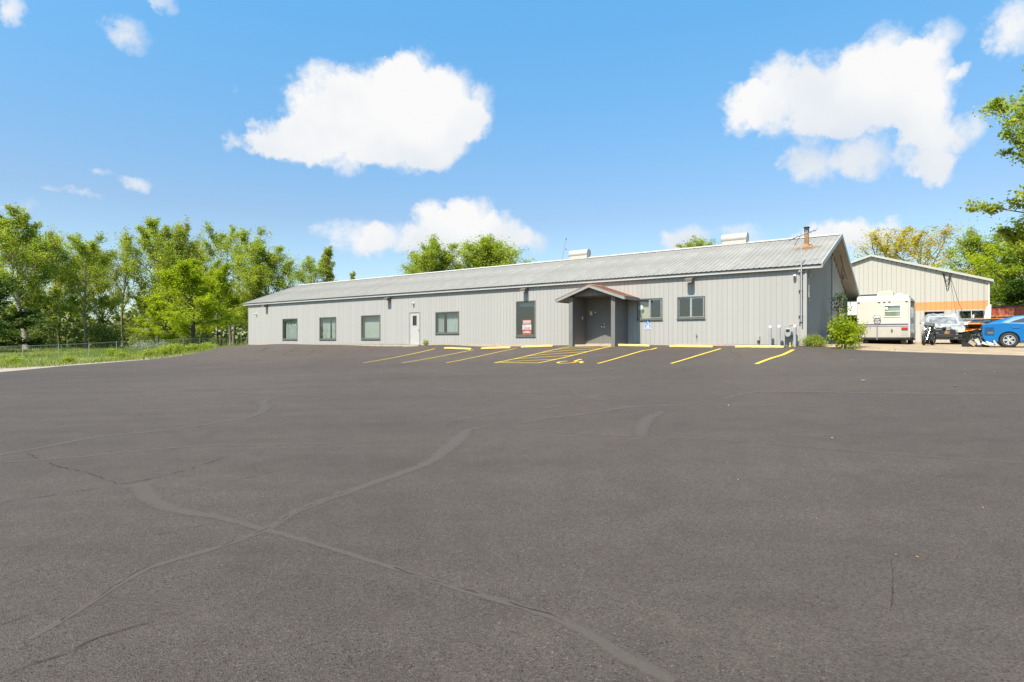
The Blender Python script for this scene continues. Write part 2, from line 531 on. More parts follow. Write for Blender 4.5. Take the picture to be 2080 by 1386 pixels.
# ================================================================== materials
def asphalt_mat():
    m = bpy.data.materials.new('asphalt')
    m.use_nodes = True
    t = m.node_tree; b = t.nodes['Principled BSDF']; L = t.links.new
    tc = N(t, 'ShaderNodeTexCoord'); P = tc.outputs['Object']
    def noise(s, d=5.0, r=0.6):
        n = N(t, 'ShaderNodeTexNoise'); setin(n, Scale=s, Detail=d, Roughness=r); L(P, n.inputs['Vector']); return n
    def mapr(sock, a, b_, c, d):
        n = N(t, 'ShaderNodeMapRange'); setin(n, From_Min=a, From_Max=b_, To_Min=c, To_Max=d); L(sock, n.inputs['Value']); return n.outputs[0]
    def mul(a, b_):
        n = N(t, 'ShaderNodeMath', operation='MULTIPLY'); L(a, n.inputs[0]); L(b_, n.inputs[1]); return n.outputs[0]
    big = mul(mapr(noise(0.16, 4).outputs['Fac'], .3, .7, .88, 1.12), mul(mapr(noise(0.055, 3).outputs['Fac'], .35, .65, .9, 1.1), mapr(noise(0.9, 6, .7).outputs['Fac'], .60, .74, 1.0, .80)))
    mp = N(t, 'ShaderNodeMapping'); mp.inputs['Rotation'].default_value = (0, 0, ROT_B); mp.inputs['Scale'].default_value = (.12, 1.6, 1)
    L(P, mp.inputs['Vector'])
    st = N(t, 'ShaderNodeTexNoise'); setin(st, Scale=.8, Detail=5.0, Roughness=.6); L(mp.outputs[0], st.inputs['Vector'])
    streak = mapr(st.outputs['Fac'], .3, .7, .93, 1.07)
    mid = mapr(noise(2.5, 5).outputs['Fac'], .3, .7, .92, 1.09)
    vor = N(t, 'ShaderNodeTexVoronoi'); setin(vor, Scale=105.0); L(P, vor.inputs['Vector'])
    sepc = N(t, 'ShaderNodeSeparateColor'); L(vor.outputs['Color'], sepc.inputs[0])
    worn = mapr(noise(0.45, 4).outputs['Fac'], .42, .62, 0.35, 1.0)
    stone = N(t, 'ShaderNodeMapRange'); setin(stone, From_Min=0.0, From_Max=1.0, To_Min=0.72, To_Max=1.29); L(sepc.outputs[0], stone.inputs['Value'])
    fleck = mapr(sepc.outputs[1], .95, .99, 0, 1.1)
    fl = mul(fleck, worn)
    add = N(t, 'ShaderNodeMath', operation='ADD'); L(stone.outputs[0], add.inputs[0]); L(fl, add.inputs[1])
    pit = mapr(sepc.outputs[2], .93, .97, 1.0, .5)
    fine = mapr(noise(260, 3).outputs['Fac'], .3, .7, .82, 1.18)
    val = mul(mul(mul(mul(mul(big, streak), mid), add.outputs[0]), fine), pit)
    colm = N(t, 'ShaderNodeMix', data_type='RGBA', blend_type='MULTIPLY'); colm.inputs['Factor'].default_value = 1
    colm.inputs['A'].default_value = (*ASPHALT, 1)
    cc = N(t, 'ShaderNodeCombineColor')
    for k in range(3): L(val, cc.inputs[k])
    L(cc.outputs[0], colm.inputs['B'])
    L(colm.outputs['Result'], b.inputs['Base Color'])
    b.inputs['Roughness'].default_value = .82
    b.inputs['Specular IOR Level'].default_value = .3
    h = N(t, 'ShaderNodeMath', operation='ADD')
    L(vor.outputs['Distance'], h.inputs[0]); L(noise(140, 4).outputs['Fac'], h.inputs[1])
    bp = N(t, 'ShaderNodeBump'); setin(bp, Strength=.85, Distance=.007); L(h.outputs[0], bp.inputs['Height'])
    b2 = N(t, 'ShaderNodeBump'); setin(b2, Strength=.35, Distance=.05); L(noise(1.2, 5).outputs['Fac'], b2.inputs['Height'])
    L(bp.outputs[0], b2.inputs['Normal'])
    L(b2.outputs[0], b.inputs['Normal'])
    return m
ASPHALT = (0.0785, 0.0605, 0.0495)
M = {}
M['asphalt'] = asphalt_mat()
M['grass_ground'] = mat('grass_ground', (0.12, 0.17, 0.035), .9, vscale=.35, col2=(0.24, 0.25, 0.08), bump=.5, bscale=9)
M['dirt'] = mat('dirt', (0.30, 0.215, 0.13), .95, vscale=1.3, col2=(0.42, 0.32, 0.21), bump=.6, bscale=22)
M['gutter'] = mat('gutter', (0.30, 0.235, 0.185), .9, vscale=1.1, col2=(0.39, 0.32, 0.26), bump=.4, bscale=35)
M['paint'] = mat('yellow_paint', (0.72, 0.46, 0.03), .7, .12, vscale=7, bump=.25, bscale=60)
M['paint_worn'] = strip_mat('yellow_line_paint', (0.74, 0.50, 0.05), alpha=.95, edge=.12, nscale=34, jag=.45)
M['stop'] = mat('wheel_stop_paint', (0.62, 0.42, 0.08), .75, vscale=6, col2=(0.68, 0.52, 0.20), bump=.25, bscale=45)
M['seal'] = strip_mat('crack_sealer', (0.120, 0.0965, 0.0795), alpha=.62, edge=.3, rough=.6, jag=.6)
M['scuff'] = strip_mat('tyre_scuff', (0.13, 0.108, 0.09), alpha=.45, edge=.4, rough=.75, jag=.5)
M['crack'] = strip_mat('open_crack', (0.030, 0.027, 0.024), alpha=.6, edge=.22, nscale=26, jag=.9, gaps=5.0)
M['siding'] = mat('siding_paint', (0.364, 0.346, 0.322), .62, .035, vscale=1.2, bump=.06, bscale=60, stretch=(1, 1, .25))
def piece_variation(m, amount):
    """each board or sheet of this material is a shade of its own"""
    t = m.node_tree; b = t.nodes['Principled BSDF']
    src = b.inputs['Base Color'].links[0].from_socket
    oi = N(t, 'ShaderNodeObjectInfo')
    mr = N(t, 'ShaderNodeMapRange'); setin(mr, To_Min=1 - amount, To_Max=1 + amount * .6)
    t.links.new(oi.outputs['Random'], mr.inputs['Value'])
    mu = N(t, 'ShaderNodeVectorMath', operation='SCALE')
    t.links.new(src, mu.inputs[0]); t.links.new(mr.outputs[0], mu.inputs['Scale'])
    t.links.new(mu.outputs[0], b.inputs['Base Color'])
piece_variation(M['siding'], .035)
M['siding_back'] = mat('siding_groove', (0.34, 0.315, 0.275), .7, .06)
M['gable_paint'] = mat('gable_paint', (0.33, 0.325, 0.305), .65, .05, vscale=1.2, stretch=(1, 1, .25))
M['foundation'] = mat('foundation', (0.42, 0.34, 0.26), .9, .15, vscale=3, bump=.4)
M['roof'] = mat('roof_metal', (0.252, 0.234, 0.208), .62, vscale=.7, col2=(0.305, 0.284, 0.254), bump=.05, bscale=12, spec=.2)
M['roof_white'] = mat('ridge_cap', (0.46, 0.43, 0.385), .5, .06)
M['fascia'] = mat('fascia_paint', (0.27, 0.265, 0.25), .6, .08)
M['fascia_white'] = mat('white_trim', (0.42, 0.415, 0.40), .55, .06)
M['soffit'] = mat('soffit', (0.33, 0.31, 0.285), .8, .1, vscale=1.5)
M['dark_paint'] = mat('entry_paint', (0.158, 0.152, 0.143), .6, .06, vscale=2, bump=.05)
M['frame'] = mat('bronze_frame', (0.115, 0.12, 0.105), .5, .1)
M['white'] = mat('white_paint', (0.60, 0.59, 0.565), .5, .05)
M['door_white'] = mat('door_paint', (0.42, 0.405, 0.38), .5, .04)
M['glass'] = glass_mat('window_glass', (.84, .9, .88), .74)
M['glass_dark'] = glass_mat('window_glass_tinted', (.45, .5, .47), .78)
M['curtain'] = mat('curtain', (0.36, 0.385, 0.37), .9, .12, vscale=2.5, stretch=(6, 1, .6))
M['blind'] = mat('blind', (0.36, 0.37, 0.33), .9, .06)
M['tan_blind'] = mat('tan_blind', (0.50, 0.41, 0.31), .9, .06)
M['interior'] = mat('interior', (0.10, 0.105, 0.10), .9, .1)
M['shingle'] = mat('shingle', (0.30, 0.135, 0.075), .95, vscale=14, col2=(0.42, 0.20, 0.115), bump=.5, bscale=60)
M['metal'] = mat('galvanised', (0.42, 0.43, 0.43), .45, .12, metal=.6)
M['pipe_grey'] = mat('grey_pipe', (0.34, 0.34, 0.335), .55, .1)
M['black'] = mat('black_plastic', (0.025, 0.025, 0.026), .5, .2)
M['rubber'] = mat('rubber', (0.035, 0.033, 0.031), .85, .2, vscale=12, bump=.2)
M['rust'] = mat('rust', (0.24, 0.11, 0.05), .9, vscale=6, col2=(0.42, 0.24, 0.12), bump=.3)
M['bronze'] = mat('light_housing', (0.14, 0.12, 0.10), .5, .1)
M['lens'] = mat('light_lens', (0.55, 0.52, 0.46), .25, .06, spec=.6)
M['wood'] = mat('new_lumber', (0.58, 0.33, 0.13), .8, .15, vscale=4, stretch=(1, 6, 6))
M['old_wood'] = mat('weathered_post', (0.20, 0.16, 0.12), .9, .2, vscale=5)
M['blue_sign'] = mat('sign_blue', (0.015, 0.14, 0.50), .4, .04)
M['sign_white'] = mat('sign_white', (0.78, 0.78, 0.78), .45, .03)
M['red_sign'] = mat('sign_red', (0.55, 0.035, 0.035), .5, .05)
M['yellow_sticker'] = mat('sticker_yellow', (0.60, 0.42, 0.06), .5, .1)
M['chrome'] = mat('chrome', (0.62, 0.62, 0.62), .18, .05, metal=1.0)
M['bark'] = mat('bark', (0.13, 0.10, 0.075), .95, vscale=6, col2=(0.27, 0.22, 0.17), bump=.6, bscale=18, stretch=(1, 1, .3))
M['bark_pale'] = mat('bark_pale', (0.26, 0.21, 0.165), .95, vscale=6, col2=(0.40, 0.34, 0.27), bump=.5, bscale=18, stretch=(1, 1, .3))
M['bark_dark'] = mat('bark_dark', (0.06, 0.05, 0.04), .95, vscale=6, col2=(0.13, 0.105, 0.08), bump=.5, bscale=18, stretch=(1, 1, .3))
M['leaf_a'] = leaf_mat('leaf_cottonwood', (0.18, 0.235, 0.033), (0.43, 0.48, 0.09), .55)
M['leaf_b'] = leaf_mat('leaf_bright', (0.18, 0.255, 0.012), (0.46, 0.51, 0.034), .55)
M['leaf_c'] = leaf_mat('leaf_deep', (0.03, 0.07, 0.012), (0.10, 0.16, 0.025), .3)
M['leaf_y'] = leaf_mat('leaf_yellow', (0.30, 0.26, 0.02), (0.66, 0.52, 0.06))
M['leaf_d'] = leaf_mat('leaf_poplar', (0.18, 0.205, 0.036), (0.46, 0.47, 0.12), .55)
M['leaf_w'] = leaf_mat('blossom', (0.06, 0.11, 0.02), (0.62, 0.62, 0.56), .25)
M['leaf_far'] = leaf_mat('leaf_far', (0.10, 0.14, 0.035), (0.27, 0.30, 0.09), .45)
M['weed'] = leaf_mat('weed_blades', (0.14, 0.20, 0.03), (0.40, 0.40, 0.14), .4)
M['b2_wall'] = mat('shed_siding', (0.43, 0.405, 0.362), .65, .05, vscale=1.0, stretch=(1, 1, .2))
piece_variation(M['roof'], .05)
M['b2_orange'] = mat('shed_stripe', (0.68, 0.27, 0.10), .65, .07, vscale=1.2)
M['rv'] = mat('trailer_shell', (0.55, 0.51, 0.44), .35, .03, vscale=.8, spec=.5)
M['rv_low'] = mat('trailer_skirt', (0.44, 0.41, 0.36), .45, .05)
M['rv_stripe'] = mat('trailer_stripe', (0.10, 0.10, 0.16), .4, .08)
M['red_lens'] = mat('tail_lens', (0.42, 0.015, 0.012), .25, .1, spec=.6)
M['blue_car'] = mat('blue_car_paint', (0.003, 0.12, 0.34), .42, .05, vscale=1, spec=.3, coat=.08)
M['blue_dark'] = mat('inner_blue', (0.004, 0.055, 0.16), .6, .2)
M['orange_car'] = mat('orange_car_paint', (0.66, 0.22, 0.02), .4, .05, spec=.5, coat=.5)
M['red_truck'] = mat('faded_red', (0.30, 0.022, 0.016), .6, vscale=3, col2=(0.36, 0.14, 0.06))
M['white_car'] = mat('white_car_paint', (0.66, 0.66, 0.64), .3, .03, coat=.5)
M['car_glass'] = mat('car_glass', (0.012, 0.014, 0.015), .1, .1, spec=.5)
M['alloy'] = mat('alloy', (0.60, 0.60, 0.60), .35, .05, metal=.7)
def plastic_sheet_mat():
    m = bpy.data.materials.new('plastic_sheet'); m.use_nodes = True
    t = m.node_tree; t.nodes.clear(); L = t.links.new
    out = N(t, 'ShaderNodeOutputMaterial')
    d = N(t, 'ShaderNodeBsdfPrincipled'); d.inputs['Base Color'].default_value = (.42, .43, .44, 1); d.inputs['Roughness'].default_value = .3
    tr = N(t, 'ShaderNodeBsdfTransparent'); tr.inputs['Color'].default_value = (.92, .93, .95, 1)
    tc = N(t, 'ShaderNodeTexCoord')
    nz = N(t, 'ShaderNodeTexNoise'); setin(nz, Scale=3.0, Detail=5.0); L(tc.outputs['Object'], nz.inputs['Vector'])
    mr = N(t, 'ShaderNodeMapRange'); setin(mr, From_Min=.35, From_Max=.65, To_Min=.25, To_Max=.75); L(nz.outputs['Fac'], mr.inputs['Value'])
    ms = N(t, 'ShaderNodeMixShader'); L(mr.outputs[0], ms.inputs[0]); L(tr.outputs[0], ms.inputs[1]); L(d.outputs[0], ms.inputs[2])
    L(ms.outputs[0], out.inputs['Surface'])
    return m
M['plastic'] = plastic_sheet_mat()

# ================================================================== ground
def ground_sheet(name, outline, mt, dz, step, skirt=0.12):
    """a sheet over the terrain: outline (x, y) closed, interior points on a grid"""
    def inside(x, y):
        c = False
        j = len(outline) - 1
        for i in range(len(outline)):
            xi, yi = outline[i]; xj, yj = outline[j]
            if (yi > y) != (yj > y) and x < (xj - xi) * (y - yi) / (yj - yi) + xi: c = not c
            j = i
        return c
    b = []
    for i in range(len(outline)):
        p, q = Vector(outline[i]), Vector(outline[(i + 1) % len(outline)])
        k = max(1, int((q - p).length / step))
        b += [p.lerp(q, j / k) for j in range(k)]
    nb = len(b)
    xs = [p[0] for p in outline]; ys = [p[1] for p in outline]
    pts = list(b)
    x = min(xs)
    while x < max(xs):
        y = min(ys)
        while y < max(ys):
            if inside(x, y): pts.append(Vector((x + rnd.uniform(-.1, .1) * step, y + rnd.uniform(-.1, .1) * step)))
            y += step
        x += step
    r = delaunay_2d_cdt(pts, [(i, (i + 1) % nb) for i in range(nb)], [], 1, 1e-5)
    P = np.array([(p.x, p.y) for p in r[0]])
    Z = garr(P[:, 0], P[:, 1]) + dz
    mb = MB()
    mb.v = [(P[i, 0], P[i, 1], Z[i]) for i in range(len(P))]
    mb.f = [tuple(f) for f in r[2] if inside(*(sum(P[i] for i in f) / len(f)))]
    o = len(mb.v)
    zb = garr(np.array([p.x for p in b]), np.array([p.y for p in b])) + dz
    for i, p in enumerate(b):
        mb.v += [(p.x, p.y, zb[i]), (p.x, p.y, zb[i] - skirt)]
    for i in range(nb):
        j = (i + 1) % nb
        mb.f.append((o + 2 * i, o + 2 * j, o + 2 * j + 1, o + 2 * i + 1))
    ob = mb.build(name, mt, smooth=True)
    tag(ob, kind='structure')
    return ob

def axis(a, b, near0, near1, fine, grow=1.25):
    out = list(np.arange(near0, near1 + 1e-6, fine))
    x, d = near0, fine
    left = []
    while x > a:
        d *= grow; x -= d; left.append(max(x, a))
    x, d = out[-1], fine
    while x < b:
        d *= grow; x += d; out.append(min(x, b))
    return np.array(left[::-1] + out)
gx = axis(-900, 900, -64, 46, 1.0); gy = axis(-300, 1500, -16, 90, 1.0)
GX, GY = np.meshgrid(gx, gy)
GZ = garr(GX.ravel(), GY.ravel()) - 0.055
nx, ny = len(gx), len(gy)
ii = np.arange(nx * ny).reshape(ny, nx)
Q = np.stack([ii[:-1, :-1].ravel(), ii[:-1, 1:].ravel(), ii[1:, 1:].ravel(), ii[1:, :-1].ravel()], 1)
me = fast_mesh('ground', np.stack([GX.ravel(), GY.ravel(), GZ], 1), Q, M['grass_ground'])
me.polygons.foreach_set('use_smooth', [True] * len(me.polygons))
ground = tag(link('ground', me), kind='structure')

left_edge = [(-25.6, 29.9), (-26.9, 35.7), (-26.7, 41), (-26.0, 43.9), (-25.1, 45.9), (-24.0, 46.6), (-22.9, 47.2)]
wl = fac(43.2, .3)
right_px = [(1700, 706), (1750, 711.5), (1850, 715.5), (1950, 718.5), (2080, 722.5)]
right_edge = [tuple(on_ground(*p)[:2]) for p in right_px]
lot_outline = [(-25.2, -14), (-25.2, 12), (-25.3, 22)] + left_edge + [tuple(wl[:2])] + [tuple(fac(s, .035)[:2]) for s in (42.8, 30, 20, 10, .2)] + \
    [tuple(fac(-.15, .3)[:2])] + right_edge + [(right_edge[-1][0] + 8, right_edge[-1][1] - 2.5), (34, 4), (34, -14)]
lot = ground_sheet('parking_lot', lot_outline, M['asphalt'], 0.0, 0.9)
# concrete gutter beside the left edge of the asphalt
gut_px = [(0, 745), (62, 740.5), (165, 735), (250, 729), (330, 724), (385, 717.5)]
outer = [tuple(on_ground(*p)[:2]) for p in gut_px]
o0 = outer[0]
gut = [(-25.1, -14), (-25.1, 12), (-25.2, 22), (-25.5, 29.9), (-26.8, 35.7), (-26.6, 41), (-25.9, 43.9), (-25.0, 45.9), (-23.9, 46.7), (-22.8, 47.4), (-23.2, 48.2), (-24.2, 47.6)] + outer[::-1] + [(o0[0] - .2, 22), (o0[0] - .3, 12), (o0[0] - .3, -14)]
gutter = ground_sheet('concrete_gutter', gut, M['gutter'], -0.03, 1.2, .08)
# dirt yard by the second building
yard = [tuple(fac(-.1, .4)[:2])] + [(x - .3, y - .15) for x, y in right_edge] + [(right_edge[-1][0] + 8, right_edge[-1][1] - 2.8), (46, 14), (52, 34), (44, 48), (20, 48), tuple(fac(-2, -20)[:2]), tuple(fac(-.1, -14)[:2])]
dirt = ground_sheet('dirt_yard', yard, M['dirt'], -0.028, 1.2, .06)

# ------------------------------------------------------------------ strips painted or sealed on the asphalt
def strip(name, mt, pts, widths, dz, parent, sub=4, wob=0.0, step=.35):
    """flat ribbon over the ground; pts are ground points (x, y)"""
    P = [Vector((p[0], p[1])) for p in pts]
    if not hasattr(widths, '__len__'): widths = [widths] * len(P)
    d, W = [], []
    for i in range(len(P) - 1):
        p0, p1, p2, p3 = P[max(i - 1, 0)], P[i], P[i + 1], P[min(i + 2, len(P) - 1)]
        k = max(2, min(60, int((p2 - p1).length / step)))
        for j in range(k):
            t = j / k
            q = 0.5 * ((2 * p1) + (p2 - p0) * t + (2 * p0 - 5 * p1 + 4 * p2 - p3) * t * t + (3 * p1 - p0 - 3 * p2 + p3) * t ** 3)
            d.append(q); W.append(widths[i] * (1 - t) + widths[i + 1] * t)
    d.append(P[-1]); W.append(widths[-1])
    V, Fc, UV = [], [], []
    for i, q in enumerate(d):
        tn = (d[min(i + 1, len(d) - 1)] - d[max(i - 1, 0)]).normalized()
        nn = Vector((-tn.y, tn.x))
        q = q + nn * rnd.uniform(-wob, wob)
        for k, u in enumerate((-.5, -.17, .17, .5)):
            e = q + nn * W[i] * u
            V.append((e.x, e.y, lz(e.x, e.y) + dz))
            UV.append((u + .5, i * .3))
    for i in range(len(d) - 1):
        for k in range(3):
            a = i * 4 + k
            Fc.append((a, a + 1, a + 5, a + 4))
    me = bpy.data.meshes.new(name)
    me.from_pydata(V, [], Fc)
    uv = me.uv_layers.new(name='UVMap')
    for l in me.loops: uv.data[l.index].uv = UV[l.vertex_index]
    me.materials.append(mt)
    return link(name, me, parent)
def pxs(lst):
    return [tuple(on_ground(x, y)[:2]) for x, y in lst]
DZ = .005
from mathutils.bvhtree import BVHTree
_bv = BVHTree.FromPolygons([tuple(v.co) for v in lot.data.vertices], [tuple(p.vertices) for p in lot.data.polygons])
def lz(x, y):
    h = _bv.ray_cast(Vector((x, y, 20)), Vector((0, 0, -1)))
    return h[0].z if h[0] is not None else g(x, y)
seal_px = [
    ([(60, 1300), (120, 1265), (200, 1215), (300, 1155), (420, 1120), (545, 1075), (600, 1040), (720, 995), (860, 945), (900, 918), (938, 886), (952, 873), (992, 868)],
     [.03, .05, .05, .06, .07, .09, .10, .13, .17, .24, .30, .16, .06]),
    ([(285, 985), (300, 1006), (345, 1034), (440, 1050), (545, 1078), (640, 1105), (800, 1155), (940, 1200), (1080, 1240), (1180, 1280), (1260, 1330), (1370, 1386)],
     [.20, .22, .18, .10, .08, .06, .05, .05, .06, .08, .10, .11]),
    ([(0, 925), (110, 905), (200, 888), (330, 875), (470, 855), (515, 845), (540, 828), (534, 815), (578, 806)], [.12, .12, .14, .12, .12, .18, .3, .25, .08]),
    ([(-60, 945), (0, 940), (150, 930), (330, 912), (450, 905), (600, 903), (760, 900)], [.07, .07, .07, .08, .08, .07, .03]),
    ([(1050, 862), (1110, 850), (1180, 843), (1260, 830), (1320, 825), (1480, 824), (1670, 827)], [.05, .12, .16, .16, .14, .10, .04]),
    ([(1302, 886), (1303, 870), (1316, 850), (1345, 837)], [.18, .28, .28, .14]),
    ([(1470, 812), (1520, 798), (1600, 796), (1750, 798), (1900, 800), (2080, 800)], [.08, .25, .2, .2, .3, .3]),
]
for pl, w in seal_px:
    strip('crack_seal', M['seal'], pxs(pl), [k * 1.45 for k in w], DZ - .002, lot)
for pl, w in [([(905, 858), (1000, 842), (1130, 827)], .10), ([(1040, 872), (1200, 883), (1470, 895), (1600, 905), (1800, 922), (2080, 942)], .06),
              ([(0, 800), (120, 795), (250, 783)], .2), ([(1480, 775), (1490, 781), (1530, 795)], .3), ([(380, 790), (520, 800), (700, 806)], .2),
              ([(1160, 790), (1180, 806), (1240, 815)], .25), ([(900, 795), (1060, 799), (1250, 803)], .15), ([(60, 853), (300, 830), (560, 826)], .12),
              ([(1485, 715), (1500, 722), (1496, 732)], .25)]:
    strip('tyre_scuff', M['scuff'], pxs(pl), w * 1.3, DZ - .001, lot)
for pl, w in [([(0, 1022), (120, 1005), (240, 985), (300, 975), (380, 955), (462, 928)], .025), ([(465, 981), (520, 968), (568, 957)], .02),
              ([(55, 922), (110, 945), (180, 962), (240, 985)], .02), ([(10, 1378), (70, 1350), (130, 1330), (190, 1300), (300, 1265), (345, 1248)], .018),
              ([(0, 1270), (60, 1250), (130, 1205)], .012), ([(1808, 1245), (1813, 1185), (1811, 1130)], .007), ([(905, 868), (920, 862), (935, 858)], .04),
              ([(120, 1262), (200, 1213), (300, 1153), (420, 1118), (545, 1074), (600, 1040), (720, 994)], .012),
              ([(800, 1154), (870, 1178), (940, 1198), (1080, 1238), (1160, 1268)], .014), ([(250, 850), (300, 843), (330, 842)], .03), ([(310, 1088), (380, 1075), (420, 1066)], .014)]:
    strip('crack', M['crack'], pxs(pl), w * 1.3, DZ + .001, lot, wob=w * .8, step=.07)
for (a, b, w) in [((603, 704.5), (574, 721), .16), ((716, 706), (682, 721), .13), ((545, 707), (520, 716), .2), ((640, 710), (628, 717), .12), ((760, 709), (735, 718), .1), ((500, 709), (470, 716), .16), ((478, 706), (450, 711), .14)]:
    strip('bank_crack', M['crack'], pxs([a, ((a[0] + b[0]) / 2 + 3, (a[1] + b[1]) / 2), b]), [w * .5, w, w * .4], DZ, lot, wob=.05)
# stall lines, perpendicular to the facade
def sline(pts, w, name='stall_line'):
    return strip(name, M['paint_worn'], [tuple(fac(s, v)[:2]) for s, v in pts], w, DZ + .004, lot, wob=.008)
for s, far_, w in [(19.75, 1.5, .10), (16.86, 1.4, .10), (13.94, 1.3, .10)]:
    sline([(s, 6.8), (s + .02, 4.2), (s - .02, far_)], w * 1.15)
sline([(6.05, 6.8), (6.05, 4.0), (6.02, 2.6), (5.86, 2.2), (5.90, 1.5)], .12)
sline([(3.11, 6.8), (3.10, 4.2), (3.03, 1.5)], .13)
sline([(.24, 6.8), (.22, 5), (.12, 3.5), (.15, 1.7)], .17)
sline([(11.08, 6.8), (10.85, 4), (10.55, .9)], .12, 'aisle_line')
sline([(8.80, 6.8), (8.5, 4), (8.2, .9)], .12, 'aisle_line')
sline([(11.1, 6.78), (8.78, 6.8)], .10, 'aisle_line')
for k, (v0, v1) in enumerate([(6.55, 5.55), (5.5, 4.35), (4.55, 3.3), (3.55, 2.3), (2.5, 1.5), (1.6, .95)]):
    t0, t1 = (6.8 - v0) / 5.9, (6.8 - v1) / 5.9
    sline([(11.08 - .53 * t0, v0), (8.80 - .6 * t1, v1)], .09, 'aisle_hatch')
# wheelchair mark
mb = MB()
cs, cv = sv(*on_ground(1160, 736.3)[:2])
def gp(s, v, dz=DZ + .006):
    p = fac(s, v); return (p.x, p.y, lz(p.x, p.y) + dz)
ring = []
for k in range(15):
    a = R(-60 + k * 18.5)
    ring.append((cs + .18 + .38 * math.cos(a), cv + .02 + .38 * math.sin(a)))
def flat_path(mb, pts, w):
    for i in range(len(pts) - 1):
        p, q = Vector(pts[i]), Vector(pts[i + 1])
        t = (q - p).normalized(); n_ = Vector((-t.y, t.x)) * w / 2
        mb.add([gp(*(p - n_)), gp(*(p + n_)), gp(*(q + n_)), gp(*(q - n_))], [(0, 1, 2, 3)])
flat_path(mb, ring, .11)
flat_path(mb, [(cs + .05, cv - .62), (cs + .0, cv - .25), (cs - .38, cv - .25), (cs - .55, cv + .22), (cs - .72, cv + .2)], .115)
hd = [(cs + .06 + .11 * math.cos(k * math.pi / 5), cv - .78 + .11 * math.sin(k * math.pi / 5)) for k in range(10)]
mb.add([gp(*p) for p in hd], [tuple(range(10))])
mb.build('wheelchair_mark', M['paint'], lot)

# ------------------------------------------------------------------ wheel stops
stops = [(17.03, 19.12, 'on the downhill end of the row, nearest the white door'), (14.44, 16.49, 'between the white door and the window with the lease poster'), (11.78, 13.81, 'beside the striped aisle under the lease poster window'),
         (6.45, 8.43, 'beside the porch under the blue accessible sign'), (3.52, 5.48, 'under the two-pane slider, before the lumber strip'), (.63, 2.57, 'in front of the gas meter and its posts')]
for i, (s0, s1, where) in enumerate(stops):
    sc_, L_ = (s0 + s1) / 2, (s1 - s0)
    v = 1.0 if i > 2 else [1.35, 1.12, 1.0][i]
    za = g(*fac(s0, v)[:2]); zb = g(*fac(s1, v)[:2])
    mb = MB()
    n_ = 9
    prof = [(-.085, 0), (.085, 0), (.08, .045), (.055, .10), (-.055, .10), (-.08, .045)]
    for k in range(n_):
        t = k / (n_ - 1)
        sh = .8 if k in (0, n_ - 1) else 1.0
        for y, z in prof:
            mb.v.append((-L_ / 2 + L_ * t + rnd.uniform(-.004, .004), y * sh + rnd.uniform(-.004, .004), z * sh + rnd.uniform(-.003, .003)))
    for k in range(n_ - 1):
        for j in range(6):
            j2 = (j + 1) % 6
            mb.f.append((k * 6 + j, k * 6 + j2, (k + 1) * 6 + j2, (k + 1) * 6 + j))
    mb.f += [tuple(range(6)), tuple((n_ - 1) * 6 + j for j in reversed(range(6)))]
    o = mb.build('wheel_stop', M['stop'], bevel=.012)
    p = fac(sc_, v, (za + zb) / 2 + .002)
    o.location = p
    o.rotation_euler = (0, -math.atan2(zb - za, L_), ROT_B + rnd.uniform(-.02, .02))
    tag(o, 'yellow concrete wheel stop ' + where, 'wheel stop', 'wheel stops along the facade')
# ================================================================== the long building
LEN, WID = 42.77, 11.6
ZE, ZR, VR = 4.70, 6.66, -5.2       # roof height at the front eave, at the ridge, ridge line
ZB, VB = 4.02, -11.9                # rear eave
OV = .60                            # rake overhang
bld = thing('long_building', 'long single-storey light grey metal-sided building with white ribbed roof and entrance porch', 'building', (P0[0], P0[1], 0), ROT_B)
openings = {
    'w1': (35.79, 37.75, 1.68, 3.29), 'w2': (31.03, 32.97, 1.68, 3.29), 'w3': (26.27, 28.22, 1.69, 3.31), 'door': (22.49, 23.45, 1.30, 3.42),
    'w4': (19.17, 21.11, 2.03, 3.34), 'w5': (13.57, 14.87, 1.83, 3.77), 'entry': (8.45, 10.37, 1.40, 3.46), 'w6': (6.25, 7.53, 2.60, 3.60), 'w7': (4.21, 5.50, 2.60, 3.60)}
OP = list(openings.values())
def zbot(s):
    return 1.405 - .12 * s / 42.8
def rects_around(x0, x1, z0, z1):
    """rectangles of the strip x0..x1 that no opening covers, grouped when they touch"""
    cuts = sorted({x0, x1} | {e for o in OP for e in o[:2] if x0 < e < x1})
    cols = []
    for a, b in zip(cuts, cuts[1:]):
        m = (a + b) / 2
        zs = [(z0, z1)]
        for o in OP:
            if o[0] < m < o[1]:
                nz = []
                for p, q in zs:
                    if o[2] > p: nz.append((p, min(q, o[2])))
                    if o[3] < q: nz.append((max(p, o[3]), q))
                zs = [(p, q) for p, q in nz if q - p > .01]
        cols.append([(a, b, p, q) for p, q in zs])
    return cols
# backing wall with the openings left free
mb = MB()
for c in rects_around(0.02, LEN - .02, .7, 4.6):
    for a, b, p, q in c: mb.box(a, b, -.16, -.004, p, q)
mb.box(LEN - .16, LEN, -WID, -.17, .7, 4.0)
mb.box(.16, LEN - .16, -WID, -WID + .15, .7, 3.98)
wall = mb.build('wall', M['siding_back'], bld)
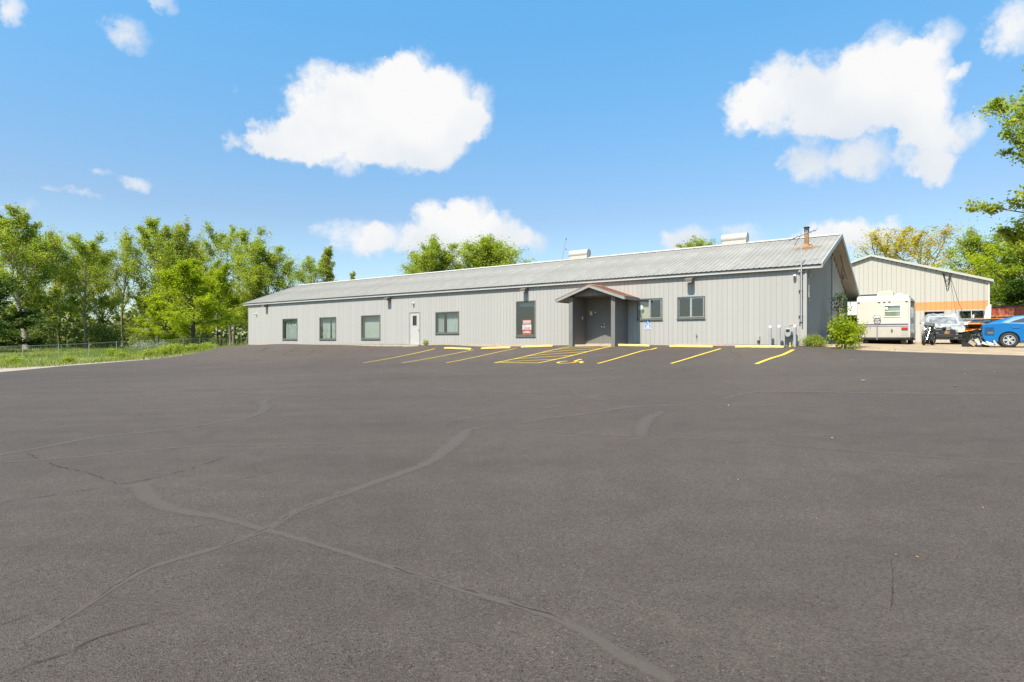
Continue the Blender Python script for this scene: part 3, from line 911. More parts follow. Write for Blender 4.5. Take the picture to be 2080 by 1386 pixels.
# vertical siding, board by board
BW = .2286
nb = int(LEN / BW) + 1
cache = {}
for k in range(nb):
    x0, x1 = k * BW + .0038, min((k + 1) * BW - .0038, LEN)
    if x1 - x0 < .03: continue
    cols = rects_around(x0, x1, zbot(x0), 4.585)
    groups = [[r for r in cols[0]]] if len(cols) == 1 else None
    pieces = []
    if len(cols) == 1: pieces = [[r] for r in cols[0]]
    else: pieces = [[r for c in cols for r in c]]
    for pc in pieces:
        if not pc: continue
        mb = MB()
        for a, b, p, q in pc:
            mb.box(a - x0, b - x0, -.0035, .012 + rnd.uniform(-.001, .001), p, q)
        o = mb.build('siding_board', M['siding'], wall)
        o.location = (x0, 0, 0)
# gable walls with narrow ribs
def roof_z(v):
    return ZE + (ZR - ZE) * (0.17 - v) / (0.17 - VR) if v > VR else ZR + (ZB - ZR) * (VR - v) / (VR - VB)
mb = MB()
mb.prism([(0, .7), (-WID, .7), (-WID, roof_z(-WID) - .1), (VR, ZR - .1), (0, roof_z(0) - .1)], .02, .15, 'YZ')
gw = mb.build('gable_wall', M['gable_paint'], bld)
mb = MB()
v = -.06
while v > -6.2:
    mb.box(-.012, .019, v - .05, v, 1.3, roof_z(v) - .12)
    v -= .115
tag(mb.build('gable_ribs', M['gable_paint'], gw), kind='stuff')
v = -6.35
k = 0
while v > -WID + .3:
    MB().box(-.010, .019, v - .58, v, 1.3, min(roof_z(v), roof_z(v - .58)) - .12).build('gable_panel', M['gable_paint'], gw)
    v -= .6
MB().box(-.045, .018, -6.30, -6.22, 1.25, roof_z(-6.3) - .1).build('gable_trim', M['frame'], gw)
mb = MB()
mb.box(-.05, .015, -5.95, -5.62, 5.35, 6.05)
vent = mb.build('gable_vent', M['gable_paint'], gw)
for k in range(7):
    MB().cbox((-.065, -5.785, 5.42 + k * .09), (.05, .30, .012), (0, R(35), 0)).build('louvre', M['frame'], vent)
mb = MB(); mb.prism([(0, .7), (-WID, .7), (-WID, roof_z(-WID) - .1), (VR, ZR - .1), (0, roof_z(0) - .1)], LEN - .15, LEN - .02, 'YZ')
mb.build('gable_wall', M['gable_paint'], bld)
MB().box(-.035, .035, -.035, .035, 1.36, 4.56).build('corner_trim', M['siding'], bld)
MB().box(LEN - .05, LEN + .02, -.05, .035, 1.22, 4.56).build('corner_trim', M['siding'], bld)
# foundation strip and lumber patch under the siding
MB().box(-.02, 22.4, -.1, .012, .9, 1.39).build('foundation', M['foundation'], bld)
MB().box(23.55, LEN, -.1, .012, .9, 1.31).build('foundation', M['foundation'], bld)
MB().box(3.35, 5.55, .013, .045, 1.27, 1.375).build('lumber_strip', M['wood'], bld)
MB().box(22.3, 23.7, .0, .35, 1.05, 1.285).build('door_step', M['foundation'], bld)

# ---- roof: ribbed panels on both slopes
roof = MB().box(-OV + .05, LEN + OV - .05, VR - .06, VR + .06, ZR - .2, ZR - .12).build('roof', M['roof'], bld)
PWD = (LEN + 2 * OV) / 48
prof = []
for k in range(4):
    c = PWD * (k + .5) / 4
    prof += [(c - .03, 0), (c - .016, .020), (c + .016, .020), (c + .03, 0)]
prof = [(0.002, 0)] + prof + [(PWD - .002, 0)]
def panel(va, za, vb, zb, name):
    mb = MB()
    k = len(prof)
    nv = Vector((0, zb - za, va - vb)).normalized()
    if nv.z < 0: nv = -nv
    for (v, z) in ((va, za), (vb, zb)):
        for x, h in prof: mb.v.append((x, v + nv.y * h, z + nv.z * h))
        for x, h in prof: mb.v.append((x, v + nv.y * (h - .006), z + nv.z * (h - .006)))
    for i in range(k - 1):
        mb.f += [(i, i + 1, 2 * k + i + 1, 2 * k + i), (k + i, 3 * k + i, 3 * k + i + 1, k + i + 1), (i, k + i, k + i + 1, i + 1), (2 * k + i, 2 * k + i + 1, 3 * k + i + 1, 3 * k + i)]
    return mb.mesh(name, M['roof'])
pf = panel(.19, ZE - .007, VR, ZR, 'roof_panel')
pr = panel(VB, ZB, VR, ZR, 'roof_panel')
for k in range(48):
    for me in (pf, pr):
        o = link('roof_panel', me, roof)
        o.location = (-OV + k * PWD, 0, rnd.uniform(-.002, .002))
MB().prism([(VR + .22, ZR - .045), (VR + .22, ZR - .03), (VR, ZR + .06), (VR - .22, ZR - .05), (VR - .22, ZR - .065), (VR, ZR + .04)], -OV, LEN + OV, 'YZ').build('ridge_cap', M['roof_white'], roof)
# eave: fascia, drip edge, soffit
MB().box(-OV, LEN + OV, .105, .135, 4.545, 4.672).build('fascia', M['fascia'], bld)
MB().box(-OV, LEN + OV, .137, .165, 4.535, 4.585).build('fascia_trim', M['fascia_white'], bld)
MB().box(-OV + .03, LEN + OV - .03, .025, .103, 4.56, 4.585).build('soffit', M['soffit'], bld)
MB().box(-OV, LEN + OV, VB + .02, VB + .05, ZB - .22, ZB - .03).build('fascia', M['fascia'], bld)
MB().box(-OV + .03, LEN + OV - .03, VB + .052, -WID - .01, ZB - .2, ZB - .17).build('soffit', M['soffit'], bld)
def slope_slab(x0, x1, dz0, dz1, name, mt, pts=None):
    for (va, za, vb, zb) in ((.13, roof_z(.13), VR, ZR), (VB + .02, roof_z(VB + .02), VR, ZR)):
        MB().prism([(va, za + dz0), (va, za + dz1), (vb, zb + dz1), (vb, zb + dz0)], x0, x1, 'YZ').build(name, mt, bld)
slope_slab(-OV - .035, -OV - .004, -.17, .035, 'rake_board', M['fascia_white'])
slope_slab(LEN + OV + .004, LEN + OV + .035, -.17, .035, 'rake_board', M['fascia_white'])
slope_slab(-OV, -.02, -.15, -.12, 'rake_soffit', M['soffit'])
slope_slab(LEN + .02, LEN + OV, -.15, -.12, 'rake_soffit', M['soffit'])

# ---- windows and doors
def frame_box(mb, a, b, p, q, w, y0, y1):
    mb.box(a, a + w, y0, y1, p, q); mb.box(b - w, b, y0, y1, p, q)
    mb.box(a + w, b - w, y0, y1, p, p + w); mb.box(a + w, b - w, y0, y1, q - w, q)
def pane(a, b, y, p, q, mt, parent):
    return MB().add([(a, y, p), (b, y, p), (b, y, q), (a, y, q)], [(0, 1, 2, 3)]).build('pane', mt, parent)
def window(key, kind, label=None):
    a, b, p, q = openings[key]
    w = .05
    mb = MB(); frame_box(mb, a - .012, b + .012, p - .012, q + .012, w, -.05, .042)
    fr = mb.build('window', M['frame'], bld)
    if label: fr['label'] = label
    MB().box(a - .03, b + .03, .03, .075, p - .05, p - .014).build('sill', M['frame'], fr)
    gm = M['glass']
    if kind == 'slider':
        m = (a + b) / 2
        MB().box(m - .022, m + .022, -.03, .036, p + w, q - w).build('mullion', M['metal'], fr)
        for x0, x1, y in ((a + w, m - .022, .012), (m + .022, b - w, -.012)):
            mb = MB(); frame_box(mb, x0, x1, p + w, q - w, .028, y - .012, y + .012)
            mb.build('sash', M['metal'], fr)
            pane(x0 + .028, x1 - .028, y, p + w + .028, q - w - .028, gm, fr)
    else:
        mb = MB(); frame_box(mb, a + w, b - w, p + w, q - w, .03, -.02, .02)
        mb.build('sash', M['frame'], fr)
        pane(a + w + .03, b - w - .03, 0, p + w + .03, q - w - .03, gm, fr)
    return fr
def drape(key, f0, f1, mt, amp=.03, y=-.22, z0=None):
    a, b, p, q = openings[key]
    x0, x1 = a + (b - a) * f0, a + (b - a) * f1
    n_ = 46
    mb = MB()
    for k in range(n_ + 1):
        x = x0 + (x1 - x0) * k / n_
        yy = y + amp * math.sin(k * 1.05 + math.sin(k * .31) * 1.4) + rnd.uniform(-.004, .004)
        mb.v += [(x, yy, (p - .1) if z0 is None else z0), (x, yy + amp * .3 * math.sin(k * .7), q + .1)]
    for k in range(n_): mb.f.append((2 * k, 2 * k + 2, 2 * k + 3, 2 * k + 1))
    return mb.build('curtain', mt, bld, smooth='all')
window('w1', 'fixed'); drape('w1', 0.0, 1.0, M['curtain'], .035)
window('w2', 'fixed'); drape('w2', 0, .42, M['curtain'], .03); drape('w2', .5, 1.0, M['curtain'], .03)
window('w3', 'fixed')
MB().box(26.2, 28.3, -.25, -.235, 1.6, 3.4).build('roller_blind', M['blind'], bld)
window('w4', 'fixed'); drape('w4', 0.0, .62, M['curtain'], .035); drape('w4', .74, 1.0, M['curtain'], .04)
window('w5', 'fixed')
MB().box(13.5, 14.95, -.3, -.27, 3.48, 3.85).build('roller_blind', M['blind'], bld)
window('w6', 'slider')
MB().box(6.9, 7.6, -.22, -.205, 2.5, 3.7).build('roller_blind', M['tan_blind'], bld)
window('w7', 'slider')
mb = MB()
mb.lathe([(.0, .0), (.10, .004), (.115, .012), (.10, .02), (0, .024)], (7.38, -.1, 3.18), 'Y', 20)
mb.tube([(7.38, -.09, 3.06), (7.33, -.09, 2.72)], .006, 6)
tag(mb.build('paper_fan', M['sign_white']), 'white round paper fan hanging inside the slider window by the porch', 'fan')
bpy.data.objects['paper_fan'].location = (P0[0], P0[1], 0); bpy.data.objects['paper_fan'].rotation_euler = (0, 0, ROT_B)
# interior: floor and a back partition, so the rooms are dim but real
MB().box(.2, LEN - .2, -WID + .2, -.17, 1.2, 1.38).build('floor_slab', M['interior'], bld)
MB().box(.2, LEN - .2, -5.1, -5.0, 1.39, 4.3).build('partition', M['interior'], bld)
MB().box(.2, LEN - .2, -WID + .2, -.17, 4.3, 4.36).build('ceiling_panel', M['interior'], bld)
# white personnel door
a, b, p, q = openings['door']
mb = MB(); mb.box(a, a + .05, -.1, .04, p, q); mb.box(b - .05, b, -.1, .04, p, q); mb.box(a + .05, b - .05, -.1, .04, q - .05, q)
mb.build('door_frame', M['fascia'], bld)
mb = MB()
lx0, lx1, lz0, lz1 = a + .30, a + .66, 2.55, 3.18
for r in ((a + .053, lx0, p + .01, q - .053), (lx1, b - .053, p + .01, q - .053), (lx0, lx1, p + .01, lz0), (lx0, lx1, lz1, q - .053)):
    mb.box(r[0], r[1], -.035, .01, r[2], r[3])
dr = mb.build('door', M['door_white'], bld)
dr['label'] = 'white personnel door with a small window'
pane(lx0, lx1, -.013, lz0, lz1, M['glass_dark'], dr)
mb = MB(); frame_box(mb, lx0 - .03, lx1 + .03, lz0 - .03, lz1 + .03, .03, .0, .02); mb.build('pane_frame', M['door_white'], dr)
mb = MB(); mb.lathe([(.012, 0), (.014, .04), (.03, .05), (.03, .075), (0, .085)], (a + .12, .01, 2.28), 'Y', 14); mb.build('handle', M['metal'], dr, smooth=True)

# ---- porch
por = MB()
por.box(10.38, 10.59, .022, 1.4, 1.0, 3.76); por.box(8.04, 8.25, .022, 1.4, 1.0, 3.76)
por.box(8.25, 10.38, .03, 1.25, 3.77, 3.80)
porch = por.build('porch', M['dark_paint'], bld)
porch['label'] = 'dark grey gabled entrance porch with rust-brown shingles'
ap, el, er, zf, za_ = 9.355, 11.25, 7.46, 3.66, 4.32
sl = (za_ - zf) / (el - ap)
mb = MB(); mb.prism([(8.26, 3.77), (10.37, 3.77), (10.37, za_ - .12 - sl * (10.37 - ap)), (ap, za_ - .12), (8.26, za_ - .12 - sl * (ap - 8.26))], 1.255, 1.30)
gp_ = mb.build('porch_gable', M['dark_paint'], porch)
for k in range(9):
    x = 8.2 + k * .27
    h = za_ - .13 - sl * abs(x - ap)
    if h > 3.82: MB().box(x, x + .012, 1.301, 1.307, 3.78, h).build('batten', M['frame'], gp_)
for sgn, e in ((1, el), (-1, er)):
    mb = MB()
    mb.prism([(ap, za_ - .025), (e, zf - .025), (e, zf - .115), (ap, za_ - .115)], .024, 1.558)
    deck = mb.build('porch_roof', M['soffit'], porch)
    mb = MB(); mb.prism([(ap, za_ - .0), (e - sgn * .01, zf - .0), (e - sgn * .01, zf - .16), (ap, za_ - .16)], 1.56, 1.60)
    mb.build('barge_board', M['fascia'], porch)
    mb = MB(); mb.box(min(e, e + sgn * .035), max(e, e + sgn * .035), .024, 1.59, zf - .15, zf - .005)
    mb.build('eave_board', M['fascia'], porch)
    n_ = 13
    lx = e + sgn * .05 - ap
    for c in range(n_):                       # shingle courses, each lapped over the one below
        t0, t1 = c / n_, (c + 1.25) / n_
        t1 = min(t1, 1.0)
        z0, z1 = za_ + .0 - sl * abs(lx) * t0, za_ - sl * abs(lx) * t1
        mb = MB(); mb.prism([(ap + lx * t0, z0 - .018), (ap + lx * t1, z1 - .006), (ap + lx * t1, z1 + .012), (ap + lx * t0, z0 - .010)], .024, 1.612)
        mb.build('shingle_course', M['shingle'], deck)
mb = MB(); mb.prism([(ap - .12, za_ - .03), (ap, za_ + .022), (ap + .12, za_ - .03), (ap, za_ + .005)], .024, 1.614); mb.build('ridge_shingle', M['shingle'], porch)
mb = MB(); mb.box(8.26, 10.37, .03, 1.2, 1.0, 1.375); mb.build('porch_slab', M['foundation'], porch)
MB().box(8.4, 10.38, .03, .14, 1.377, 1.415).build('threshold', M['foundation'], porch)
MB().box(8.26, 10.37, .023, .04, 3.46, 3.765).build('header', M['dark_paint'], porch)
MB().box(7.9, 8.03, .10, .9, 1.2, 1.39).build('concrete_block', M['foundation'], porch)
a, b, p, q = openings['entry']
mb = MB(); mb.box(a, a + .05, -.12, .04, p, q); mb.box(b - .05, b, -.12, .04, p, q); mb.box(a + .05, b - .05, -.12, .04, q - .05, q)
mb.build('entry_frame', M['dark_paint'], bld)
mid = 9.40
for x0, x1, hx in ((mid + .003, b - .053, mid + .07), (a + .053, mid - .003, mid - .07)):
    d_ = MB().box(x0, x1, -.03, .012, p + .01, q - .053).build('entry_door', M['dark_paint'], bld)
    mb = MB(); mb.lathe([(.03, 0), (.03, .012), (.012, .02), (.012, .05), (.03, .06), (.03, .085), (0, .095)], (hx, .012, 2.26), 'Y', 14); mb.build('door_knob', M['chrome'], d_, smooth=True)
    if hx < mid:
        mb = MB(); mb.lathe([(.028, 0), (.028, .014), (0, .02)], (hx + .01, .012, 2.40), 'Y', 14); mb.build('deadbolt', M['chrome'], d_, smooth=True)
    for zz in (1.6, 2.4, 3.2):
        MB().box(x0 if hx < mid else x1 - .012, x0 + .012 if hx < mid else x1, .012, .02, zz, zz + .1).build('hinge', M['metal'], d_)
def onface(name, mb, mt, label=None, cat=None, group=None, smooth=False, bevel=0):
    o = mb.build(name, mt, smooth=smooth, bevel=bevel, loc=(P0[0], P0[1], 0), rotz=ROT_B)
    if label: tag(o, label, cat, group)
    return o
def face_thing(name, label, cat, s, v, z, group=None):
    return thing(name, label, cat, fac(s, v, z), ROT_B, group)
n1 = face_thing('paper_notice', 'yellow paper notice taped to the grey double entrance door', 'notice', 10.10, .014, 2.98)
MB().box(-.075, .075, 0, .003, -.11, .11).build('sheet', M['yellow_sticker'], n1)
for k in range(3): MB().box(-.05, .05, .0032, .004, -.08 + k * .055, -.05 + k * .055).build('print_line', M['sign_white'], n1)
n2 = face_thing('paper_notice', 'small dark blue notice beside the yellow one on the entrance door', 'notice', 9.86, .014, 3.0)
MB().box(-.055, .055, 0, .003, -.09, .09).build('sheet', M['rv_stripe'], n2)
MB().box(-.04, .03, .0032, .004, -.01, .05).build('print_panel', M['sign_white'], n2)
ib = face_thing('intercom', 'small white doorbell box inside the porch on the dark side wall', 'doorbell', 10.37, .45, 2.72)
MB().box(-.03, .0, -.04, .04, -.08, .08).build('case', M['white'], ib, bevel=.006)
MB().box(-.034, -.031, -.015, .015, -.02, .01).build('button', M['black'], ib)

# ---- signs
sg = face_thing('accessible_sign', 'blue accessible parking sign with white wheelchair symbol under the tan-blind window', 'sign', 6.975, .024, 2.345)
MB().box(-.15, .15, 0, .004, -.24, .24).build('plate', M['blue_sign'], sg)
mb = MB(); frame_box(mb, -.148, .148, -.238, .238, .012, .0042, .006); mb.build('border', M['sign_white'], sg)
mb = MB()
ring = [(.02 + .062 * math.cos(R(a)), .075 + .062 * math.sin(R(a))) for a in range(100, 371, 15)]
def face_path(mb, pts, w, y=.0045, y1=.006):
    for i in range(len(pts) - 1):
        p_, q_ = Vector(pts[i]), Vector(pts[i + 1])
        t = (q_ - p_).normalized(); nn = Vector((-t.y, t.x)) * w / 2; p_ = p_ - t * w * .2; q_ = q_ + t * w * .2
        mb.prism([tuple(p_ - nn), tuple(q_ - nn), tuple(q_ + nn), tuple(p_ + nn)], y, y1)
face_path(mb, ring, .02)
face_path(mb, [(.025, .165), (.02, .10), (-.04, .10), (-.065, .035), (-.09, .04)], .022)
mb.lathe([(.02, 0), (.02, .0015)], (.027, .0045, .195), 'Y', 14)
mb.build('wheelchair_symbol', M['sign_white'], sg)
MB().box(-.135, .135, .0045, .006, .0, .016).build('rule', M['sign_white'], sg)
for k, (w_, h_) in enumerate(((.16, .022), (.20, .022), (.18, .022))): MB().box(-w_ / 2, w_ / 2, .0045, .006, -.035 - k * .04 - h_, -.035 - k * .04).build('text_line', M['sign_white'], sg)
def text(name, body, size, mt, parent, loc, bold=0.0, sx=1.0):
    cu = bpy.data.curves.new(name, 'FONT')
    cu.body = body; cu.size = size; cu.align_x = 'CENTER'; cu.align_y = 'CENTER'; cu.extrude = .0006; cu.offset = bold
    o = bpy.data.objects.new(name, cu); COL.objects.link(o)
    dg = bpy.context.evaluated_depsgraph_get()
    me = bpy.data.meshes.new_from_object(o.evaluated_get(dg))
    bpy.data.objects.remove(o); bpy.data.curves.remove(cu)
    me.materials.clear(); me.materials.append(mt); me.name = name
    t = link(name, me, parent)
    # the face is seen from +v, where +s runs to the left: stand the text up and turn it round
    t.rotation_euler = (R(90), 0, R(180)); t.location = loc; t.scale = (sx, 1, 1)
    return t
MB().box(-.13, .13, .0045, .006, -.212, -.156).build('text_panel', M['sign_white'], sg)
for k, w_ in enumerate((.09, .10)): MB().box(-.105 + .115 * k, -.105 + .115 * k + w_, .0062, .0072, -.198, -.170).build('text_line', M['blue_sign'], sg)
ls = face_thing('lease_sign', 'red and white for-lease poster standing inside the tall window left of the porch', 'sign', 14.24, -.12, 2.31)
MB().box(-.30, .30, -.004, 0, -.42, .42).build('panel', M['red_sign'], ls)
MB().box(-.30, .30, .0005, .002, -.13, .15).build('white_band', M['sign_white'], ls)
text('lettering', 'LEASE', .21, M['red_sign'], ls, (.0, .0035, -.055), .004, .85)
text('lettering', 'FOR', .10, M['pipe_grey'], ls, (.15, .0035, .09), .002, .9)
for z_, w_, h_ in ((.36, .26, .035), (.30, .25, .05), (.225, .25, .02), (-.21, .14, .022), (-.27, .25, .05)):
    MB().box(-w_ + .0, w_, .0005, .002, z_ - h_ / 2, z_ + h_ / 2).build('print_line', M['sign_white'], ls)

# ---- wall floodlights
def floodlight(s, z, label):
    t = face_thing('wall_floodlight', label, 'floodlight', s, .03, z, 'floodlights along the facade')
    MB().box(-.05, .05, .0, .07, .0, .16).build('mount', M['bronze'], t, bevel=.006)
    mb = MB(); mb.prism([(.05, .17), (.36, .10), (.36, -.02), (.27, -.07), (.05, -.02)], -.17, .17, 'YZ'); mb.build('housing', M['bronze'], t, bevel=.012)
    m_ = Matrix.Translation((0, .325, -.045)) @ Matrix.Rotation(R(-29), 4, 'X')
    mb = MB(); mb.box(-.145, .145, -.055, .055, -.008, .004, m_); mb.build('lens', M['lens'], t)
    return t
for s, z, lb in ((40.0, 4.36, 'bronze wall floodlight under the eave above the first curtained window by the lawn end'), (25.35, 4.30, 'bronze wall floodlight under the eave, between blank-blind window and white door'),
                 (14.2, 4.33, 'bronze wall floodlight above the window with the red poster'), (4.85, 4.31, 'bronze wall floodlight above the two-pane slider window')):
    floodlight(s, z, lb)
def camera_dome(s, z, label, v=.024, rot=0):
    t = face_thing('security_camera', label, 'security camera', s, v, z, 'security cameras on the walls')
    if rot: t.rotation_euler = (0, 0, ROT_B + rot)
    mb = MB(); mb.lathe([(.06, 0), (.06, .03), (.045, .04)], (0, 0, 0), 'Y', 16); mb.build('base', M['white'], t, smooth=True)
    mb = MB(); mb.lathe([(.03, .03), (.062, .06), (.066, .10), (.055, .14), (.0, .16)], (0, 0, -.02), 'Y', 16); mb.build('body', M['white'], t, smooth=True)
    mb = MB(); mb.lathe([(.032, .146), (.03, .17), (0, .176)], (0, 0, -.035), 'Y', 12); mb.build('lens', M['black'], t, smooth=True)
camera_dome(41.5, 3.78, 'white dome security camera near the lawn end of the facade')
camera_dome(23.05, 3.98, 'white dome security camera above the white personnel door')
camera_dome(.42, 4.28, 'white dome security camera on the facade beside the antenna mast')
camera_dome(-.03, 4.33, 'white dome security camera on the gable side of the corner', -.42, R(90))
# ---- antenna mast on the corner, with yagi
am = face_thing('antenna_mast', 'pale steel antenna mast on the building corner with a small yagi on top', 'antenna', .14, .21, 2.35)
mb = MB(); mb.tube([(0, 0, 0), (0, 0, 3.68)], .024, 10); mb.build('pole', M['fascia_white'], am, smooth=True)
mb = MB(); mb.tube([(.09, -.09, .0), (.09, -.09, 2.2)], .028, 10); mb.build('conduit', M['siding'], am, smooth=True)
for zz in (.25, 1.3, 2.05): MB().box(-.03, .12, -.19, .03, zz, zz + .03).build('bracket', M['metal'], am)
def bar(p, q, r=.008): return MB().tube([p, q], r, 6)
boom = bar((.46, .05, 3.40), (-.55, -.05, 3.74), .014).build('boom', M['black'], am)
for t_ in (0, .12, .25, .72, .86, 1.0):
    c = Vector((.46, .05, 3.40)).lerp(Vector((-.55, -.05, 3.74)), t_)
    bar(c + Vector((.04, .22, -.1)), c + Vector((-.04, -.22, .1)), .006).build('element', M['black'], boom)
bar((.0, 0, 3.62), (.24, .05, 3.18), .012).build('arm', M['black'], am)
bar((0, 0, 2.75), (.5, -.9, 2.62), .005).build('guy_wire', M['metal'], am)
bar((0, 0, 2.75), (-.55, -.55, 2.55), .005).build('guy_wire', M['metal'], am)
# ---- flue, ridge vents, ridge aerial (parts of the roof and things on it)
def on_roof(px, py):
    lo, hi = 10.0, 60.0
    for _ in range(60):
        m_ = (lo + hi) / 2
        p_ = at(px, py, m_)
        s_, v_ = sv(p_.x, p_.y)
        zr = roof_z(v_) if v_ <= .19 else 0
        if p_.z > zr and v_ > VR: lo = m_
        elif v_ <= VR and p_.z > zr: hi = m_
        else: hi = m_
    return s_, v_, roof_z(v_)
fs, fv, fz = on_roof(1638.5, 503)
fl = face_thing('flue_pipe', 'rusty stove flue pipe with dark cap standing on the white roof', 'flue', fs, fv, fz)
mb = MB(); mb.lathe([(.10, -.15), (.10, .62)], n=18); mb.build('pipe', M['rust'], fl, smooth=True)
mb = MB(); mb.lathe([(.105, .60), (.105, .66), (.085, .66), (.085, .72)], n=18); mb.build('collar', M['metal'], fl, smooth=True)
for k in range(8):
    a = k * math.pi / 4
    MB().box(-.012, .012, -.004, .004, .70, .90, Matrix.Rotation(a, 4, 'Z') @ Matrix.Translation((0, .10, 0))).build('cap_post', M['black'], fl)
mb = MB(); mb.lathe([(.135, .895), (.135, .94), (.0, .965)], n=18); mb.build('cap', M['black'], fl, smooth=True)
mb = MB(); mb.lathe([(.06, .70), (.06, .895)], n=14); mb.build('inner_pipe', M['fascia_white'], fl, smooth=True)
slope_a = math.atan2(ZR - ZE, .17 - VR)
m_ = Matrix.Rotation(-slope_a, 4, 'X')
mb = MB(); mb.box(-.24, .24, -.30, .24, .034, .045, m_); mb.lathe([(.16, .0), (.115, .16)], n=18); mb.build('flashing', M['rust'], fl)
stain = bpy.data.materials.new('rust_stain'); stain.use_nodes = True
t_ = stain.node_tree; t_.nodes.clear()
_o = N(t_, 'ShaderNodeOutputMaterial'); _b = N(t_, 'ShaderNodeBsdfPrincipled'); _b.inputs['Base Color'].default_value = (.36, .21, .09, 1); _b.inputs['Roughness'].default_value = .8
_t = N(t_, 'ShaderNodeBsdfTransparent'); _m = N(t_, 'ShaderNodeMixShader'); _tc = N(t_, 'ShaderNodeTexCoord')
_n = N(t_, 'ShaderNodeTexNoise'); setin(_n, Scale=4.5, Detail=6.0, Roughness=.7); t_.links.new(_tc.outputs['Object'], _n.inputs['Vector'])
_l = N(t_, 'ShaderNodeVectorMath', operation='LENGTH'); t_.links.new(_tc.outputs['Object'], _l.inputs[0])
_s = N(t_, 'ShaderNodeMath', operation='MULTIPLY_ADD'); _s.inputs[1].default_value = -.75; t_.links.new(_l.outputs['Value'], _s.inputs[0]); t_.links.new(_n.outputs['Fac'], _s.inputs[2])
_r = N(t_, 'ShaderNodeMapRange'); setin(_r, From_Min=.0, From_Max=.35, To_Max=.5); t_.links.new(_s.outputs[0], _r.inputs['Value'])
for x in ((_r.outputs[0], _m.inputs[0]), (_t.outputs[0], _m.inputs[1]), (_b.outputs[0], _m.inputs[2]), (_m.outputs[0], _o.inputs['Surface'])): t_.links.new(*x)
mb = MB(); mb.box(-.75, .75, -.1, 1.3, .031, .033, m_); mb.build('rust_stain', stain, fl)
for s_, k in ((13.8, 'beside the thin aerial'), (4.38, 'near the flue end of the ridge')):
    t = face_thing('ridge_ventilator', 'white barrel-shaped ridge ventilator on the roof, ' + k, 'roof vent', s_, VR, ZR + .05, 'ridge ventilators')
    mb = MB(); mb.box(-.62, .62, -.20, .20, -.2, .12); mb.build('base', M['roof_white'], t)
    mb = MB(); mb.lathe([(.0, -.66), (.235, -.655), (.24, -.60), (.24, .60), (.235, .655), (0, .66)], (0, 0, .26), 'X', 28); mb.build('barrel', M['roof_white'], t, smooth=True)
    for sg_ in (-1, 1):
        mb = MB(); mb.lathe([(.255, -.012), (.255, .012)], (sg_ * .64, 0, .26), 'X', 28); mb.build('end_band', M['fascia_white'], t)
ra = face_thing('ridge_aerial', 'thin leaning aerial rod on the ridge beside a barrel ventilator', 'antenna', 15.05, VR + .1, ZR + .0)
MB().tube([(0, 0, 0), (-.34, 0, 1.32)], .016, 8).build('rod', M['metal'], ra)
MB().tube([(-.31, -.02, 1.28), (-.36, .06, 1.33)], .03, 8).build('tip', M['black'], ra)
MB().tube([(-.18, 0, .70), (-.34, .05, .66)], .012, 6).build('branch', M['metal'], ra)
MB().tube([(-.33, .05, .63), (-.36, .05, .69)], .03, 8).build('clamp', M['black'], ra)

# ---- gas meter, bollards, spigot, outlet, corner bits
for s, v, h, lb in ((1.30, .42, .86, 'grey steel pipe bollard with white cap, the one standing apart from the gas meter'), (.93, .5, .88, 'grey steel pipe bollard with white cap between the lone post and the gas meter'), (.33, .5, .88, 'grey steel pipe bollard with white cap between the gas meter and the corner')):
    p_ = fac(s, v); zg = g(p_.x, p_.y)
    t = thing('bollard', lb, 'bollard', (p_.x, p_.y, zg), ROT_B, 'bollards round the gas meter')
    mb = MB(); mb.lathe([(.057, -.12), (.057, h - .03)], n=16); mb.build('post', M['pipe_grey'], t, smooth=True)
    mb = MB(); mb.lathe([(.062, h - .09), (.062, h - .01), (.045, h + .012), (0, h + .018)], n=16); mb.build('cap', M['white'], t, smooth=True)
gm_ = face_thing('gas_meter', 'grey gas meter with round regulator and pipes on the wall near the corner', 'gas meter', .64, .20, 1.3)
mb = MB(); mb.lathe([(.0, -.1), (.10, -.10), (.13, -.06), (.13, .06), (.10, .10), (0, .1)], (0, 0, .53), 'Y', 20); mb.build('diaphragm_case', M['pipe_grey'], gm_, smooth=True)
MB().box(-.13, .13, -.09, .09, .56, .80).build('body', M['pipe_grey'], gm_, bevel=.03)
MB().box(-.07, .07, .09, .11, .62, .74).build('dial', M['black'], gm_, bevel=.01)
mb = MB(); mb.tube([(.15, 0, -.05), (.15, 0, .86), (.06, 0, .88), (.06, 0, .78)], .022, 8); mb.build('inlet_pipe', M['pipe_grey'], gm_, smooth=True)
mb = MB(); mb.tube([(-.06, 0, .78), (-.06, 0, .90), (-.26, 0, .90), (-.26, -.18, .90)], .022, 8); mb.build('outlet_pipe', M['rust'], gm_, smooth=True)
mb = MB(); mb.lathe([(0, -.05), (.10, -.05), (.11, 0), (.10, .05), (0, .06)], (-.22, .03, .70), 'Y', 18); mb.build('regulator', M['pipe_grey'], gm_, smooth=True)
eb = face_thing('outlet_box', 'small grey electrical box with conduit on the wall left of the bollards', 'electrical box', 1.87, .03, 1.30)
MB().box(-.06, .06, 0, .09, .27, .46).build('box', M['siding'], eb, bevel=.006)
MB().tube([(0, .04, -.02), (0, .04, .27)], .016, 8).build('conduit', M['siding'], eb)
MB().box(-.03, .03, .06, .1, .20, .27).build('plug', M['black'], eb)
hb = face_thing('hose_bib', 'dark hose spigot low on the wall under the two-pane slider', 'spigot', 4.58, .024, 1.80)
MB().tube([(0, 0, .02), (0, .09, .02), (0, .12, -.05)], .014, 8).build('spout', M['bronze'], hb)
mb = MB(); mb.lathe([(.035, .05), (.035, .06)], (0, .07, 0), 'Z', 12); mb.build('wheel_handle', M['bronze'], hb)
mk = face_thing('gas_marker', 'short yellow plastic gas marker stake at the wall by the meter', 'marker', .52, .45, g(*fac(.52, .45)[:2]))
